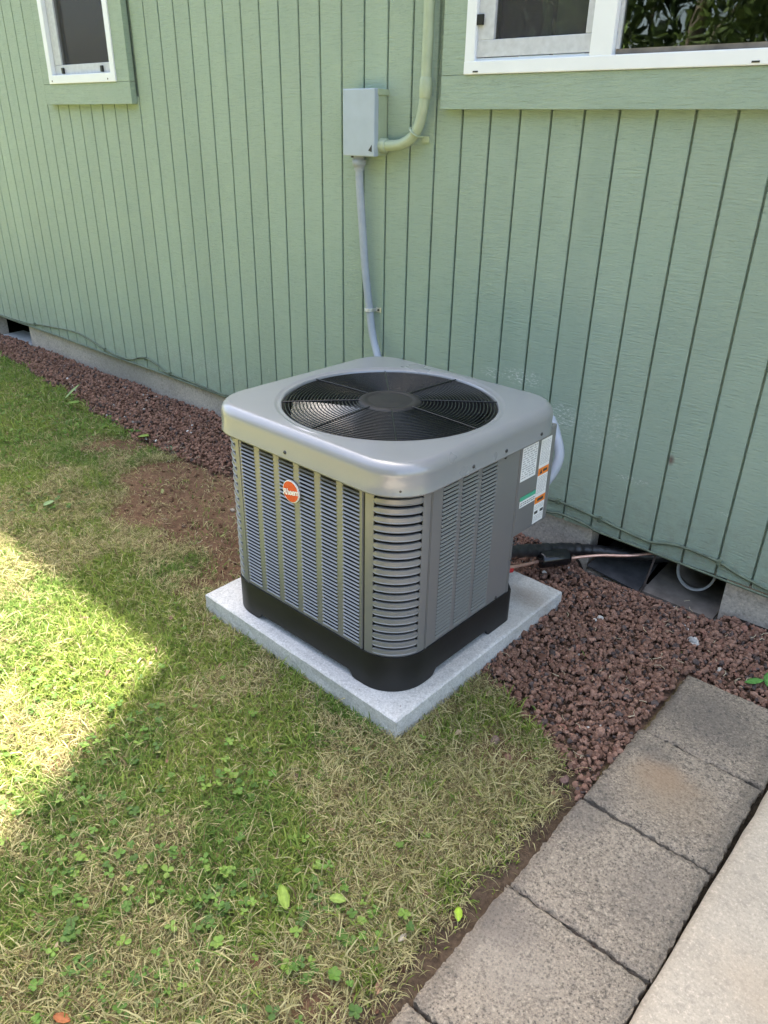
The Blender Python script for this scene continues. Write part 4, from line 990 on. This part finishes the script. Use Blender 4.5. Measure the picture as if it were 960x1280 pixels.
o=np_mesh('pad_crumbs',P.reshape(-1,3),(Fc[None]+(np.arange(N)*len(V))[:,None,None]).reshape(-1),np.full(N*len(Fc),3),'ground_mat',np.repeat(np.array([[.16,.09,.06]])*rng.uniform(.6,1.6,(N,1)),len(V),0))
tag(o,'tiny soil crumbs scattered on the edges of the concrete pad','soil',None,'stuff')
# bark / straw litter: small pale twigs over gravel and soil
b=MB(); 
for _ in range(150):
    x=random.uniform(.7,1.25) if random.random()<.45 else random.uniform(-1.5,-.1); y=random.uniform(-.85,-.04) if x>0 else random.uniform(-.9,-.3)
    if bool(in_pad(np.array([x]),np.array([y]),.02)[0]) or (x>1.07 and y<-.36): continue
    a=random.uniform(0,6.28); L=random.uniform(.008,.028); z=GZ+(.030 if float(gravel_sd(np.array([x]),np.array([y]))[0])>0 else .012)
    b.tube([(x,y,z),(x+L*.5*math.cos(a),y+L*.5*math.sin(a),z+random.uniform(0,.004)),(x+L*math.cos(a+.3),y+L*math.sin(a+.3),z)],random.uniform(.0005,.0012),4)
simple('straw',(.50,.42,.28),.8,0,.2,60)
o=b.build('straw_litter','straw'); tag(o,'pale bits of straw and twig on gravel and soil','litter',None,'stuff')

# ------------------------------------------------------------ garden behind the photographer (seen in the panes)
def shrub(x,y,h,wd,n,label,cl,seed):
    rr=np.random.default_rng(seed); t_=tag(empty('garden_tree',(x,y,GZ)),label,'tree','garden trees across the lawn')
    b=MB(); b.tube([(0,0,0),(.05,.02,h*.3),(0,.05,h*.6),(.03,0,h*.85)],[.09,.075,.05,.02],8)
    for k in range(7):
        a=k*2.4; b.tube([(0,0,h*(.2+.08*k)),(wd*.35*math.cos(a),wd*.35*math.sin(a),h*(.35+.08*k))],[.035,.012],6)
    simple_b=b.build('trunk','old_board',t_)
    C=[];m_=42
    for k in range(m_):
        a=rr.uniform(0,6.28); zz=rr.uniform(.12,1); rad=wd*.5*math.sqrt(max(0,1-(2*zz-1.05)**2*.85))*rr.uniform(.55,1.05); C.append((rad*math.cos(a),rad*math.sin(a),zz*h))
    C=np.array(C); k=rr.integers(0,m_,n); P=C[k]+rr.normal(0,.16*wd/2,(n,3)); 
    d1=rr.normal(size=(n,3)); d1/=np.linalg.norm(d1,axis=1)[:,None]; d2=np.cross(d1,rr.normal(size=(n,3))); d2/=np.linalg.norm(d2,axis=1)[:,None]
    L=rr.uniform(.035,.075,(n,1)); W=L*.36
    V=np.stack([P-d1*L,P+d2*W,P+d1*L,P-d2*W],1).reshape(-1,3); q_=np.arange(n*4); col=np.array(cl)*rr.uniform(.6,1.5,(n,1))
    np_mesh('crown',V,q_,np.full(n,4),'leaf_mat',np.repeat(col,4,0),False,t_)
for i,(x,y,h,wd,n,lb) in enumerate(((-4.8,-7.2,4.6,3.2,9000,'broad dark green garden tree across the lawn, farthest left'),(-2.4,-7.6,5.4,3.4,12000,'tall dark green garden tree across the lawn, second from left'),(-.2,-7.2,4.6,3.2,12000,'rounded green garden tree across the lawn opposite the wide window'),(2.2,-7.8,5.2,3.2,9000,'tall green garden tree across the lawn beyond the walkway'))):
    shrub(x,y,h,wd,n,lb,(.085,.13,.04),50+i)
hd=tag(empty('hedge',(-1.5,-8.6,GZ)),'tall dense dark hedge closing the far side of the lawn behind the trees','hedge')
n=46000; rr=np.random.default_rng(77); hx_=rr.uniform(-8,8,n); hz_=rr.uniform(0,6.5,n); hy_=rr.normal(0,.28,n)+(fbm(hx_,hz_,1.6)-.5)*1.6
P=np.stack([hx_,hy_,hz_],-1); d1=rr.normal(size=(n,3)); d1/=np.linalg.norm(d1,axis=1)[:,None]; d2=np.cross(d1,rr.normal(size=(n,3))); d2/=np.linalg.norm(d2,axis=1)[:,None]
L=rr.uniform(.05,.11,(n,1)); V=np.stack([P-d1*L,P+d2*L*.5,P+d1*L,P-d2*L*.5],1).reshape(-1,3)
np_mesh('foliage',V,np.arange(n*4),np.full(n,4),'leaf_mat',np.repeat(np.array([.05,.085,.03])*rr.uniform(.5,1.5,(n,1)),4,0),False,hd)
b=MB()
for k in range(9): b.tube([(-7.6+1.9*k,.1,0),(-7.5+1.9*k,0,2),(-7.7+1.9*k,.1,4)],[.07,.05,.03],8)
b.build('stems','old_board',hd)
print('grass blades',NG)
